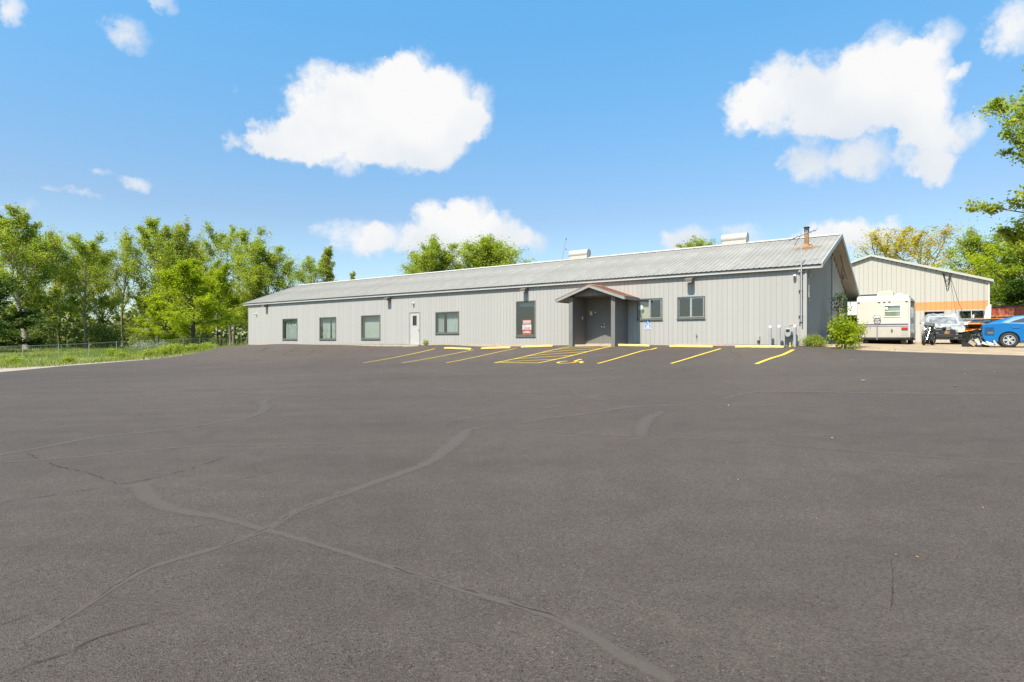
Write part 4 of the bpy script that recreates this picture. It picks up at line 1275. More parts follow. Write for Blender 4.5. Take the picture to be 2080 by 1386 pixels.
mb = MB(); mb.lathe([(.05, -.05), (.045, .02), (.02, .05), (.018, .17), (0, .18)], n=12); mb.build('stake', M['paint'], mk, smooth=True)
# old vine cable hanging at the gable corner
ch = face_thing('hanging_cable', 'short white cable hanging loose down the gable side of the corner', 'cable', -.03, -.30, 4.2)
mb = MB(); mb.tube([(-.02, 0, 0), (-.03, .01, -.35), (-.02, -.02, -.6), (-.03, .0, -.82), (-.02, -.1, -.95), (-.02, -.16, -1.02)], .011, 6); mb.build('strand', M['white'], ch)
# white box on the far end wall and the post beside it
wb = face_thing('end_wall_box', 'white wall box with pipe elbow on the far end of the long building', 'utility box', LEN + .02, -.30, 2.75)
MB().box(0, .30, -.16, .16, .0, .22).build('box', M['white'], wb, bevel=.01)
MB().tube([(.15, 0, 0), (.14, 0, -.12), (.02, 0, -.32)], .05, 8).build('elbow', M['white'], wb)
# ================================================================== trees and plants
def leaves_mesh(name, C, size, mt, rs, up=.35, tint=None, aspect=.75, fold=.25):
    """C (n,3) leaf centres -> folded diamond leaves with a random tint"""
    n = len(C)
    nrm = rs.normal(size=(n, 3)); nrm[:, 2] = np.abs(nrm[:, 2]) + up
    nrm /= np.linalg.norm(nrm, axis=1, keepdims=True)
    t = rs.normal(size=(n, 3)); t -= nrm * (t * nrm).sum(1, keepdims=True); t /= np.linalg.norm(t, axis=1, keepdims=True)
    b = np.cross(nrm, t)
    L = (size * rs.uniform(.6, 1.35, n))[:, None]
    w = L * aspect * rs.uniform(.7, 1.1, (n, 1))
    V = np.empty((n, 4, 3))
    V[:, 0] = C - t * L * .5
    V[:, 1] = C + b * w * .5 + nrm * L * fold * .4 + t * L * .05
    V[:, 2] = C + t * L * .5
    V[:, 3] = C - b * w * .5 + nrm * L * fold * .4 + t * L * .05
    if tint is None: tint = np.clip(rs.normal(.45, .25, n), 0, 1)
    Q = np.arange(n * 4).reshape(n, 4)
    return fast_mesh(name, V.reshape(-1, 3), Q, mt, np.repeat(tint, 4))
def make_tree(seed, H, spread, base=.28, r0=.3, nleaf=14000, size=.22, leaf='leaf_a', bark='bark', stems=1, limbs=16, up_a=(58, 18), clump=.68, shape='oval', bare=0.0, lean=.03):
    """returns (wood mesh, crown mesh): tapered trunk(s), limbs, branches, twigs; leaves round the twigs"""
    rs = np.random.RandomState(seed); rr = random.Random(seed)
    mb = MB(); tips = []
    def grow(p, d, L, r, lev, n):
        pts = [p.copy()]; rad = [r]
        q = p.copy(); dd = d.copy()
        for i in range(n):
            dd = (dd + Vector((rr.gauss(0, .12), rr.gauss(0, .12), rr.gauss(.05, .07)))).normalized()
            q = q + dd * (L / n)
            pts.append(q.copy()); rad.append(max(.006, r * (1 - .8 * (i + 1) / n)))
        mb.tube(pts, rad, 6 if lev < 2 else 4 if lev == 2 else 3, cap=False)
        return pts, rad
    for st in range(stems):
        a = 2 * math.pi * (st / max(stems, 1)) + rr.uniform(0, 1)
        off = Vector((math.cos(a), math.sin(a), 0)) * (r0 * .8 if stems > 1 else 0)
        tilt = .14 if stems > 1 else lean
        d = Vector((math.cos(a) * tilt, math.sin(a) * tilt, 1)).normalized()
        rt = r0 / (stems ** .5)
        top = H * rr.uniform(.80, .92) if stems > 1 else H * .92
        n = 12
        pts, rad = [off + Vector((0, 0, -.3))], [rt * 1.5]
        q = off.copy()
        pts.append(q.copy()); rad.append(rt * 1.25)
        for i in range(n):
            d = (d + Vector((rr.gauss(0, .045), rr.gauss(0, .045), .06))).normalized()
            q = q + d * (top / n)
            pts.append(q.copy()); rad.append(max(.02, rt * (1 - .93 * ((i + 1) / n) ** .8)))
        mb.tube(pts, rad, 9, cap=False)
        nl = limbs // stems
        for k in range(nl):
            f = base + (1 - base) * ((k + rr.uniform(.1, .9)) / nl)
            f = min(f, .97)
            x = f * (len(pts) - 2) + 1
            i = min(int(x), len(pts) - 2)
            p = pts[i].lerp(pts[i + 1], x - i)
            t = (f - base) / (1 - base)
            if shape == 'oval': w = math.sin(math.pi * (.16 + .76 * t)) ** .7
            elif shape == 'round': w = math.sin(math.pi * (.22 + .68 * t)) ** .5
            elif shape == 'column': w = .75 * (1 - .55 * t) + .2
            else: w = 1 - .7 * t
            L = spread * w * rr.uniform(.7, 1.15)
            ang = R(up_a[0] + (up_a[1] - up_a[0]) * t + rr.gauss(0, 8))
            az = k * 2.399 + rr.uniform(-.5, .5)
            dl = Vector((math.cos(az) * math.sin(ang), math.sin(az) * math.sin(ang), math.cos(ang)))
            lr = max(.02, rt * .42 * (1 - .6 * t))
            lp, lrad = grow(p, dl, L, lr, 1, 6)
            for j in range(7):
                u = .25 + .75 * (j + rr.random()) / 7
                i2 = min(int(u * 6), 5)
                bp = lp[i2].lerp(lp[i2 + 1], u * 6 - i2) if u < 1 else lp[-1]
                bd = (dl + Vector((rr.gauss(0, .75), rr.gauss(0, .75), rr.gauss(.15, .45)))).normalized()
                bL = L * .42 * rr.uniform(.5, 1.1) * (1.15 - .5 * u)
                b2, _ = grow(bp, bd, bL, max(.01, lr * .38), 2, 3)
                if rr.random() < bare: continue
                for e in range(4):
                    tp = b2[1 + (e % 3)]
                    td = (bd + Vector((rr.gauss(0, .9), rr.gauss(0, .9), rr.gauss(.1, .6)))).normalized()
                    tl = bL * .45 * rr.uniform(.4, 1.1)
                    if e < 2: mb.tube([tp, tp + td * tl], [.012, .005], 3, cap=False)
                    tips.append((tp + td * tl * .6, tl)); tips.append((tp + td * tl, tl))
            tips.append((lp[-1], L * .2))
    T = np.array([tuple(t[0]) for t in tips]); S = np.array([t[1] for t in tips])
    idx = rs.randint(0, len(T), nleaf)
    C = T[idx] + rs.normal(size=(nleaf, 3)) * (np.clip(S[idx], .25, 1.1) * clump)[:, None] * np.array([1, 1, .8])
    ctint = np.clip(rs.normal(.45, .2, len(T))[idx] + rs.normal(0, .17, nleaf), 0, 1)
    cr = leaves_mesh('crown', C, size, M[leaf], rs, tint=ctint)
    wm = mb.mesh('trunk', M[bark], smooth=True)
    return wm, cr
def place_tree(meshes, x, y, label, group, name='deciduous_tree', rot=0.0, s=1.0, sz=1.0, cat='tree', top=None, z=None):
    if top is not None:               # full height in metres of the standing tree
        co = np.empty(len(meshes[1].vertices) * 3, np.float32); meshes[1].vertices.foreach_get('co', co)
        sz = (top - g(x, y)) / (float(np.percentile(co[2::3], 99.7)) * s)
    t = thing(name, label, cat, (x, y, (g(x, y) - .06) if z is None else z), rot, group)
    t.scale = (s, s, s * sz)
    w = link('trunk', meshes[0], t); c = link('crown', meshes[1], t)
    return t
def bush_mesh(seed, rx, ry, h, n, size, leaf, stems=9, flat=.3):
    rs = np.random.RandomState(seed); rr = random.Random(seed)
    mb = MB(); C = []
    cl = []
    for k in range(stems * 5):
        a = rr.uniform(0, 6.283); r_ = rr.random() ** .6
        cl.append((rx * r_ * math.cos(a) * .8, ry * r_ * math.sin(a) * .8, h * (1 - flat * r_ * r_) * rr.uniform(.2, .92)))
    for k in range(stems):
        c = cl[k * 5]
        mb.tube([(c[0] * .1, c[1] * .1, -.1), (c[0] * .55, c[1] * .55, c[2] * .55), c], [.02, .014, .006], 4, cap=False)
    T = np.array(cl)
    i = rs.randint(0, len(T), n)
    C = T[i] + rs.normal(size=(n, 3)) * np.array([rx * .2, ry * .2, h * .13])
    C[:, 2] = np.maximum(C[:, 2], .03)
    ti = np.clip(rs.normal(.45, .2, len(T))[i] + rs.normal(0, .15, n), 0, 1)
    return mb.mesh('stems', M['bark'], smooth=True), leaves_mesh('foliage', C, size, M[leaf], rs, tint=ti)
def place_bush(ms, x, y, label, group=None, rot=0.0, s=1.0, sz=1.0, name='shrub', dz=-.05):
    t = thing(name, label, 'shrub', (x, y, g(x, y) + dz), rot, group)
    t.scale = (s, s, s * sz)
    link('stems', ms[0], t); link('foliage', ms[1], t)
    return t
def col(px, d): return ((px - 1040.0) / F * d, d)

cw1 = make_tree(11, 17.0, 6.0, .30, .36, 36000, .185, 'leaf_a', 'bark_pale', limbs=20)
cw2 = make_tree(12, 16.5, 5.6, .30, .28, 24000, .18, 'leaf_a', 'bark', stems=2, limbs=20, bare=.15)
cw3 = make_tree(13, 16.0, 5.0, .30, .26, 15000, .18, 'leaf_d', 'bark', limbs=18, up_a=(50, 14), bare=.25)
mp1 = make_tree(14, 12.5, 5.4, .18, .30, 34000, .19, 'leaf_b', 'bark_dark', stems=2, limbs=22, up_a=(72, 25), shape='round')
mp2 = make_tree(15, 14.0, 5.8, .20, .28, 32000, .19, 'leaf_a', 'bark', limbs=22, up_a=(62, 20), shape='round')
dk1 = make_tree(16, 9.5, 4.8, .10, .28, 17000, .25, 'leaf_c', 'bark_dark', limbs=20, up_a=(80, 25), shape='round')
pop = make_tree(17, 15.0, 3.3, .15, .22, 18000, .18, 'leaf_d', 'bark_pale', limbs=24, up_a=(38, 12), shape='column')
TOP = {54: 425, 72: 470, 176: 478, 118: 465, 300: 440, 250: 470, 372: 445, 392: 528, 318: 600, 470: 455, 552: 495, 500: 540, 446: 528, 664: 502, 718: 552, -14: 560, -60: 432, 220: 500, 130: 520, 345: 492, 420: 500, 610: 520, 955: 474, 1042: 488, 900: 490, 860: 508, 1432: 478, 1800: 466, 1890: 455, 2052: 482, 2010: 470, 2120: 560}      # height of each crown as a sight line
G1 = 'trees along the fence line'
for ms, px, d, sc_, sz, rot, lab in [
    (cw1, 54, 72, 1.0, .97, .3, 'tall cottonwood with pale thick trunk standing just behind the chain-link fence'),
    (mp2, 72, 84, .9, .95, 1.9, 'leaning-trunk tree half hidden behind the pale thick-trunked cottonwood'),
    (cw2, 176, 77, .92, .93, 4.6, 'thin-crowned twin-trunk tree in the open gap of the tree line'),
    (cw3, 118, 92, .95, .92, 2.6, 'sparse tree between the pale cottonwood and the twin-trunk tree'),
    (cw1, 300, 80, .96, .92, 3.7, 'broad tall cottonwood whose crown rises above the bright maple'),
    (cw3, 250, 88, .8, .85, 5.2, 'slim grey-stemmed tree right of the twin-trunk tree'),
    (cw3, 372, 84, 1.0, 1.02, 1.2, 'airy open-crowned tree behind the bright maple'),
    (mp2, 220, 94, .85, .82, 2.9, 'rounded green tree filling the gap behind the twin-trunk tree'),
    (mp2, 130, 98, .95, .9, .9, 'rounded green tree far behind the sparse tree'),
    (mp2, 345, 95, .95, .92, 5.0, 'rounded green tree far behind the broad cottonwood'),
    (mp2, 420, 92, .95, .88, 3.5, 'rounded green tree behind the airy open-crowned one'),
    (cw2, 610, 84, .85, .82, .2, 'loose green tree between the dense roof-end tree and the poplar'),
    (mp1, 392, 66, .92, .88, 2.2, 'bright yellow-green maple with low forked dark trunk beside the fence'),
    (mp1, 318, 70, .52, .55, .4, 'small bright yellow-green maple under the broad cottonwood'),
    (cw2, 470, 82, .98, 1.0, 2.0, 'tall loose-topped cottonwood left of the building end'),
    (mp2, 552, 80, 1.0, .93, 4.1, 'dense green tree rising behind the low end of the roof'),
    (mp2, 500, 76, .72, .72, 5.6, 'shorter dense tree at the corner of the building end'),
    (mp1, 446, 76, .62, .66, 3.3, 'small bright tree between the forked maple and the building end'),
    (pop, 664, 86, 1.0, .86, .8, 'narrow upright poplar standing clear behind the roof'),
    (pop, 718, 92, .55, .62, 2.4, 'small tree tip just showing above the roof by the narrow poplar'),
    (dk1, -14, 62, 1.15, 1.0, .7, 'dark dense low tree at the near end of the fence'),
    (cw1, -60, 76, 1.0, .92, 2.2, 'tall cottonwood beyond the dark dense low tree'),
]:
    place_tree(ms, *col(px, d), lab, G1, rot=rot, s=sc_, top=EYE + (693 - TOP[px]) / F * d)
G2 = 'trees behind the long building'
for ms, px, d, sc_, sz, rot, lab in [
    (mp2, 955, 74, 1.12, 1.1, .4, 'tallest green tree showing above the middle of the long roof'),
    (mp2, 1042, 76, 1.08, 1.0, 2.5, 'rounded green tree top on the aerial side of the roof-top clump'),
    (mp2, 900, 78, .95, 1.02, 4.0, 'green tree in the roof-top clump next to its tallest one'),
    (cw2, 860, 76, .84, .82, 1.0, 'lower green tree at the downhill end of the roof-top clump'),
    (mp2, 1432, 82, .92, 1.09, 1.3, 'single tree tip showing above the roof by the barrel ventilator'),
]:
    place_tree(ms, *col(px, d), lab, G2, rot=rot, s=sc_, top=EYE + (693 - TOP[px]) / F * d)
yl = make_tree(23, 13.5, 6.6, .22, .34, 15000, .18, 'leaf_y', 'bark_dark', limbs=20, up_a=(66, 24), shape='round', bare=.1)
place_tree(yl, *col(1800, 66), 'yellow-flowering spreading tree behind the white shed gable', None, s=.98, top=EYE + (693 - TOP[1800]) / F * 66)
place_tree(yl, *col(1890, 70), 'yellow-green tree with bare twigs next to the yellow-flowering one', None, s=.95, top=EYE + (693 - TOP[1890]) / F * 70, rot=2.2)
gm1 = make_tree(24, 12.0, 6.2, .12, .34, 34000, .20, 'leaf_b', 'bark_dark', limbs=24, up_a=(76, 24), shape='round')
place_tree(gm1, *col(2052, 54), 'dense bright green maple beside the shed corner', None, s=1.0, top=EYE + (693 - TOP[2052]) / F * 54)
place_tree(mp2, *col(2010, 74), 'darker tree behind the bright maple and the shed', None, s=.98, top=EYE + (693 - TOP[2010]) / F * 74, rot=3.0)
place_tree(dk1, *col(2120, 50), 'dark tree at the yard edge behind the red truck bed', None, s=.9, top=EYE + (693 - TOP[2120]) / F * 50, rot=1.0)
nt = make_tree(25, 18.5, 7.4, .30, .32, 52000, .21, 'leaf_a', 'bark', limbs=22, up_a=(74, 22), clump=.42, shape='round')
place_tree(nt, 31.3, 31.0, 'tall near cottonwood whose leafy branches reach over the yard beside the blue car', None, s=.84, rot=2.4, top=18.6)
# trees across the road, seen only in the window glass
for k, (x, y) in enumerate([(-34, -26), (-20, -30), (-4, -28), (14, -31), (30, -27), (-48, -22)]):
    place_tree([mp2, cw1, mp2, mp1, cw2, mp2][k], x, y, 'leafy roadside tree reflected in the facade windows', 'trees across the road', rot=k * 1.3, s=.85)

# ---- understorey, weeds, lawn
b1 = bush_mesh(31, 1.6, 1.4, 1.9, 2600, .16, 'leaf_far', 10)
b2 = bush_mesh(32, 1.1, 1.0, 1.0, 1800, .12, 'leaf_a', 9)
b3 = bush_mesh(33, 1.8, 1.3, 1.7, 1500, .13, 'leaf_w', 10)
b4 = bush_mesh(34, 2.6, 2.2, 3.4, 3600, .20, 'leaf_far', 12)
rr = random.Random(5)
for k in range(22):
    px = rr.uniform(-40, 500); d = rr.uniform(74, 96)
    place_bush(b4 if k % 2 else b1, *col(px, d), ('tall shaggy undergrowth thicket beneath the tree line' if k % 2 else 'waist-high shaggy undergrowth shrub beneath the tree line'), 'undergrowth beneath the tree line', rot=rr.uniform(0, 6), s=rr.uniform(.7, 1.25))
for k, (px, d) in enumerate([(305, 62), (330, 63), (285, 64)]):
    place_bush(b3, *col(px, d), 'white-blossomed shrub behind the chain-link fence', 'blossoming shrubs at the fence', rot=k * 2.0, s=.6)
for k, (px, d, s_) in enumerate([(300, 48.5, .7), (335, 49.5, .85), (365, 50.5, .9), (395, 51, .8), (345, 52, .9), (420, 52, .8), (250, 47, .55), (140, 42, .55), (25, 39, .6), (230, 50, .7)]):
    place_bush(b2, *col(px, d), 'low leafy shrub at the lawn edge before the chain-link fence', 'low shrubs at the lawn edge', rot=k * 1.7, s=s_, sz=.9)
# distant wood: one mass
rs = np.random.RandomState(77)
n = 64000
ang = rs.uniform(-1.15, 1.2, n); dist = rs.uniform(105, 150, n)
X = np.sin(ang) * dist; Y = np.cos(ang) * dist
hmax = 7.5 + 2.2 * np.sin(ang * 23) + 1.6 * np.sin(ang * 57 + 1) + rs.normal(0, .6, n)
Zc = garr(X, Y) + np.abs(rs.beta(1.3, 1.2, n)) * hmax
cl = np.clip(.45 + .35 * np.sin(ang * 140 + dist * .4) + rs.normal(0, .18, n), 0, 1)
dw = link('distant_wood', leaves_mesh('distant_wood', np.stack([X, Y, Zc], 1), .85, M['leaf_far'], rs, tint=cl))
tag(dw, 'far green wood along the horizon beyond the tree line', 'wood', kind='stuff')
# grass blades over the lawn
def blades(name, region, n, hmin, hmax, w, seed, label):
    rs = np.random.RandomState(seed)
    x0, x1, y0, y1, test = region
    X = rs.uniform(x0, x1, n * 3); Y = rs.uniform(y0, y1, n * 3)
    k = test(X, Y)
    X, Y = X[k][:n], Y[k][:n]
    n = len(X)
    Z = garr(X, Y) - .07
    h = rs.uniform(hmin, hmax, n) * (.5 + .8 * (np.sin(X * .9 + 2 * np.sin(Y * .31)) * .5 + .5) * rs.uniform(.5, 1.2, n))
    a = rs.uniform(0, 2 * math.pi, n)
    dx, dy = np.cos(a) * w, np.sin(a) * w
    lx, ly = rs.normal(0, .35, n) * h, rs.normal(0, .35, n) * h
    V = np.empty((n, 3, 3))
    V[:, 0] = np.stack([X - dx, Y - dy, Z], 1); V[:, 1] = np.stack([X + dx, Y + dy, Z], 1); V[:, 2] = np.stack([X + lx, Y + ly, Z + h], 1)
    ti = np.clip(.35 + .3 * np.sin(X * .35 + 1.3 * np.sin(Y * .2)) + rs.normal(0, .25, n), 0, 1)
    o = link(name, fast_mesh(name, V.reshape(-1, 3), np.arange(n * 3).reshape(n, 3), M['weed'], np.repeat(ti, 3)))
    return tag(o, label, 'grass', kind='stuff')
edge_x = lambda Y: np.interp(Y, [20, 30, 36, 41, 44, 46, 48, 50, 60, 90], [o0[0], o0[0], -27.6, -28.2, -28, -26.9, -25, -24.2, -21, -12])
blades('lawn_grass', (-62, -12, 22, 90, lambda X, Y: X < edge_x(Y) - .2), 90000, .10, .34, .028, 3, 'rough green lawn grass between the gutter and the trees')
blades('tall_weeds', (-34, -20, 26, 70, lambda X, Y: (X < edge_x(Y) - .15) & (X > edge_x(Y) - 1.6)), 9000, .2, .6, .022, 4, 'tall ragged weeds along the gutter edge')
blades('yard_weeds', (12, 30, 20, 34, lambda X, Y: (np.sin(X * 1.7) * np.sin(Y * 1.3 + X) > .55)), 2200, .03, .12, .012, 6, 'sparse weeds growing in the dirt yard')

# ---- plants at the building
bright = bush_mesh(41, .85, .75, 1.75, 1900, .15, 'leaf_b', 12, .25)
p = on_ground(1727, 709); place_bush(bright, p.x, p.y + .4, 'bright lime-green sapling bush in front of the trailer and gable', s=.66, sz=1.15, dz=-.02)
side = bush_mesh(42, .55, .5, .9, 420, .11, 'leaf_b', 7, .1)
place_bush(side, p.x + .75, p.y + .7, 'thin lime-green shoots beside the trailer bumper', s=.7, dz=.3)
low = bush_mesh(43, .85, .6, .72, 2600, .075, 'leaf_a', 10, .5)
p = on_ground(1663, 704.5); place_bush(low, p.x, p.y + .35, 'low rounded green bush at the building corner', s=.62, sz=1.05, dz=-.02)
dkb = bush_mesh(44, .6, .5, .8, 1000, .09, 'leaf_c', 8, .4)
q = fac(-.9, -3.2); place_bush(dkb, q.x, q.y, 'dark green bush against the gable wall', s=1.0)
# pollarded dead trunk with a little foliage
q = fac(-.75, -3.9)
t = thing('stump_tree', 'pollarded bare trunk with a tuft of leaves against the gable wall', 'tree', (q.x, q.y, g(q.x, q.y) - .05), 0)
MB().tube([(0, 0, -.1), (.03, .02, .7), (-.02, .0, 1.3), (.04, .03, 1.75), (.02, .0, 2.15)], [.16, .14, .13, .12, .07], 9).build('trunk', M['bark_pale'], t, smooth=True)
rs = np.random.RandomState(8)
C = np.concatenate([rs.normal(size=(260, 3)) * .16 + (0, 0, 1.65), rs.normal(size=(200, 3)) * (.17, .17, .12) + (-.1, 0, 2.1)])
link('foliage', leaves_mesh('foliage', C, .09, M['leaf_c'], rs), t)
wd = bush_mesh(45, .22, .2, .5, 140, .09, 'leaf_a', 5, .1)
for s_, v_, k, lb in ((21.85, .18, .8, 'green weed sprouting at the wall beside the white door'),):
    q = fac(s_, v_); place_bush(wd, q.x, q.y, lb, s=k, dz=0, name='weed')

# ---- chain-link fence
fx = [(-33.3 + .1 * math.sin(k), 34 + k * 3.3) for k in range(15)]
fence = thing('chain_link_fence', 'galvanised chain-link fence with round posts along the lawn', 'fence', (0, 0, 0))
mb = MB()
for k, (x, y) in enumerate(fx):
    z = g(x, y) - .06
    q_ = MB().tube([(x, y, z - .1), (x, y, z + 1.24)], .026, 8).build('post', M['metal'], fence, smooth=True)
    if k < len(fx) - 1:
        x2, y2 = fx[k + 1]; z2 = g(x2, y2) - .06
        MB().tube([(x, y, z + 1.19), (x2, y2, z2 + 1.19)], .014, 6).build('top_rail', M['pipe_grey'], fence)
        nW = 33
        H_ = 1.14
        for dirn in (1, -1):
            for j in range(-11, nW):
                t0, t1 = j / nW, (j + 11.4) / nW
                a0, a1 = (0.0, 1.0)
                if t0 < 0: a0 = -t0 / (t1 - t0); t0 = 0
                if t1 > 1: a1 = (1 - t0) / (t1 - t0) * (1 - a0) + a0; t1 = 1
                za, zb = (a0, a1) if dirn > 0 else (1 - a0, 1 - a1)
                pa = Vector((x, y, z)).lerp(Vector((x2, y2, z2)), t0) + Vector((0, 0, .04 + H_ * za))
                pb = Vector((x, y, z)).lerp(Vector((x2, y2, z2)), t1) + Vector((0, 0, .04 + H_ * zb))
                up = Vector((0, -.0022, .0022))
                mb.add([pa - up, pa + up, pb + up, pb - up], [(0, 1, 2, 3)])
tag(mb.build('wire_mesh', M['metal'], fence), kind='stuff')
wp = on_ground(499, 701)
MB().tube([(wp.x - .5, wp.y + 3.5, .7), (wp.x - .5, wp.y + 3.5, 3.0)], .09, 8).build('wooden_post', M['old_wood'])
tag(bpy.data.objects['wooden_post'], 'short weathered wooden post beyond the far building end', 'post')
# ================================================================== the white shed in the yard
B2 = np.array([33.5, 42.0])
Z2 = g(*B2) - .05
sh = thing('metal_shed', 'white metal gable shed with an orange stripe behind the trailer and cars', 'building', (B2[0], B2[1], 0), ROT_B)
SW, SE, SA, SD = 14.24, 5.92, 8.22, 18.0
def shed_z(s): return SA - (SA - SE) * abs(s - SW / 2) / (SW / 2)
ops2 = [(6.4, 9.9, 1.0, 5.15), (2.55, 3.75, 2.0, 3.72), (.25, 1.72, 3.12, 3.74)]
mb = MB()
mb.prism([(0, SE - .12), (0, .8), (.001, .8), (SW, .8), (SW, SE - .12), (SW / 2, SA - .12)], -SD, -SD + .1)
mb.box(0, .1, -SD + .1, -.17, .8, SE - .15); mb.box(SW - .1, SW, -SD + .1, -.17, .8, SE - .15)
w2 = mb.build('wall', M['b2_wall'], sh)
def free2(a, b, z0, z1):
    m_ = (a + b) / 2
    zs = [(z0, z1)]
    for o in ops2:
        if o[0] < m_ < o[1]:
            nz = []
            for p_, q_ in zs:
                if o[2] > p_: nz.append((p_, min(q_, o[2])))
                if o[3] < q_: nz.append((max(p_, o[3]), q_))
            zs = [x for x in nz if x[1] - x[0] > .02]
    return zs
cuts = sorted({round(k * .305, 4) for k in range(int(SW / .305) + 1)} | {SW} | {e for o in ops2 for e in o[:2]})
for a, b in zip(cuts, cuts[1:]):
    if b - a < .02: continue
    for p_, q_ in free2(a, b, .9, min(shed_z(a), shed_z(b)) - .1):
        for lo, hi, mt in ((.9, 3.80, M['b2_wall']), (3.80, 4.42, M['b2_orange']), (4.42, 9, M['b2_wall'])):
            z0, z1 = max(p_, lo), min(q_, hi)
            if z1 - z0 < .02 or (mt is M['b2_orange'] and a > 6.3): 
                if z1 - z0 < .02: continue
                mt = M['b2_wall']
            mb = MB(); mb.box(.004, b - a - .004, -.1, .0, z0, z1); mb.box(.01, .045, .0, .02, z0, z1)
            o = mb.build('siding_panel', mt, w2); o.location = (a, 0, 0)
for (a, za, b, zb) in ((-.25, SE - .08, SW / 2, SA), (SW + .25, SE - .08, SW / 2, SA)):
    mb = MB(); mb.prism([(a, za), (b, zb), (b, zb - .09), (a, za - .09)], -SD - .2, .18); mb.build('roof_slope', M['roof_white'], sh)
    mb = MB(); mb.prism([(a, za + .015), (b, zb + .015), (b, zb - .15), (a, za - .15)], .182, .215); mb.build('rake_trim', M['fascia_white'], sh)
MB().box(-.03, .05, -.02, .045, 1.0, SE - .2).build('corner_trim', M['white'], sh)
# sliding window, small dark opening, half-open overhead door
a, b, p_, q_ = ops2[2]
mb = MB(); frame_box(mb, a, b, p_, q_, .05, -.05, .03); wn = mb.build('window', M['metal'], sh)
MB().box((a + b) / 2 - .02, (a + b) / 2 + .02, -.03, .02, p_ + .05, q_ - .05).build('mullion', M['white'], wn)
MB().box(a + .05, (a + b) / 2 - .02, -.01, -.0095, p_ + .05, q_ - .05).build('pane', M['glass_dark'], wn)
MB().box((a + b) / 2 + .02, b - .05, -.01, -.0095, p_ + .05, q_ - .05).build('pane', M['glass_dark'], wn)
MB().box((a + b) / 2 + .04, b - .02, -.2, -.18, p_, q_).build('blind', M['tan_blind'], wn)
MB().box(.83, .92, .0, .003, p_ + .08, p_ + .3).build('paper', M['sign_white'], wn)
MB().box(a - .04, b + .04, .021, .06, p_ - .06, p_ - .02).build('sill', M['metal'], wn)
a, b, p_, q_ = ops2[1]
mb = MB(); frame_box(mb, a, b, p_, q_, .04, -.08, .022); oh = mb.build('opening_frame', M['bronze'], sh)
MB().box(a + .1, b - .1, -1.5, -1.4, 2.0, 3.2).build('shelf', M['tan_blind'], sh)
a, b, p_, q_ = ops2[0]
mb = MB(); mb.box(a - .06, a, -.1, .03, 1.0, q_ + .06); mb.box(b, b + .06, -.1, .03, 1.0, q_ + .06); mb.box(a, b, -.1, .03, q_, q_ + .06); mb.build('door_jamb', M['fascia_white'], sh)
for k in range(3): MB().box(a + .02, b - .02, -.09, -.05, 5.14 - (k + 1) * .52, 5.13 - k * .52).build('door_section', [M['blind'], M['white'], M['white']][k], sh)
MB().box(.3, SW - .3, -6, -5.9, 1.0, 5.5).build('inner_wall', M['interior'], sh)
mb = MB(); mb.tube([(1.95, .04, 2.9), (1.95, .04, 3.9)], .02, 6); mb.tube([(2.08, .04, 2.9), (2.08, .04, 3.9)], .02, 6); mb.box(1.85, 2.2, .02, .16, 2.3, 2.95); mb.build('meter_box', M['b2_wall'], sh)
# service cable loops on the shed and the drop wire
cb = thing('service_cable', 'black service cable looped on the shed gable with a drop to the yard', 'cable', (B2[0], B2[1], 0), ROT_B)
def sag(p, q, s, n=12): return [Vector(p).lerp(Vector(q), k / n) - Vector((0, 0, s * 4 * (k / n) * (1 - k / n))) for k in range(n + 1)]
for k in range(3): MB().tube(sag((2.65 - k * .06, .08, 6.55 - k * .08), (2.2, .08, 6.45 - k * .1), .55 + .25 * k), .018, 6).build('loop', M['black'], cb)
MB().tube(sag((2.2, .1, 6.3), (1.2, 3.0, 2.6), .25), .015, 6).build('drop_wire', M['black'], cb)
ow = thing('overhead_cable', 'dark overhead cable strung from the gable peak to the shed', 'cable', (0, 0, 0))
pa = fac(-.45, -6.0, 5.75); pb = Vector((B2[0] + SW * .62 * AX[0], B2[1] + SW * .62 * AX[1], 7.72))
MB().tube(sag(pa, pb, .25, 16), .018, 6).build('span', M['black'], ow)
MB().tube(sag(pa, fac(-.5, -8.0, 4.75), .2, 10), .02, 6).build('tail', M['black'], ow)
cl_ = thing('cable_coil', 'dark coil of cable hanging under the rear roof overhang', 'cable', fac(-.35, -7.4, 5.05), ROT_B)
for k in range(3): MB().tube([(0, .3 * math.sin(a_), .38 * math.cos(a_) + .03 * k) for a_ in [R(60 + j * 20) for j in range(10)]], .018, 6).build('turn', M['black'], cl_)

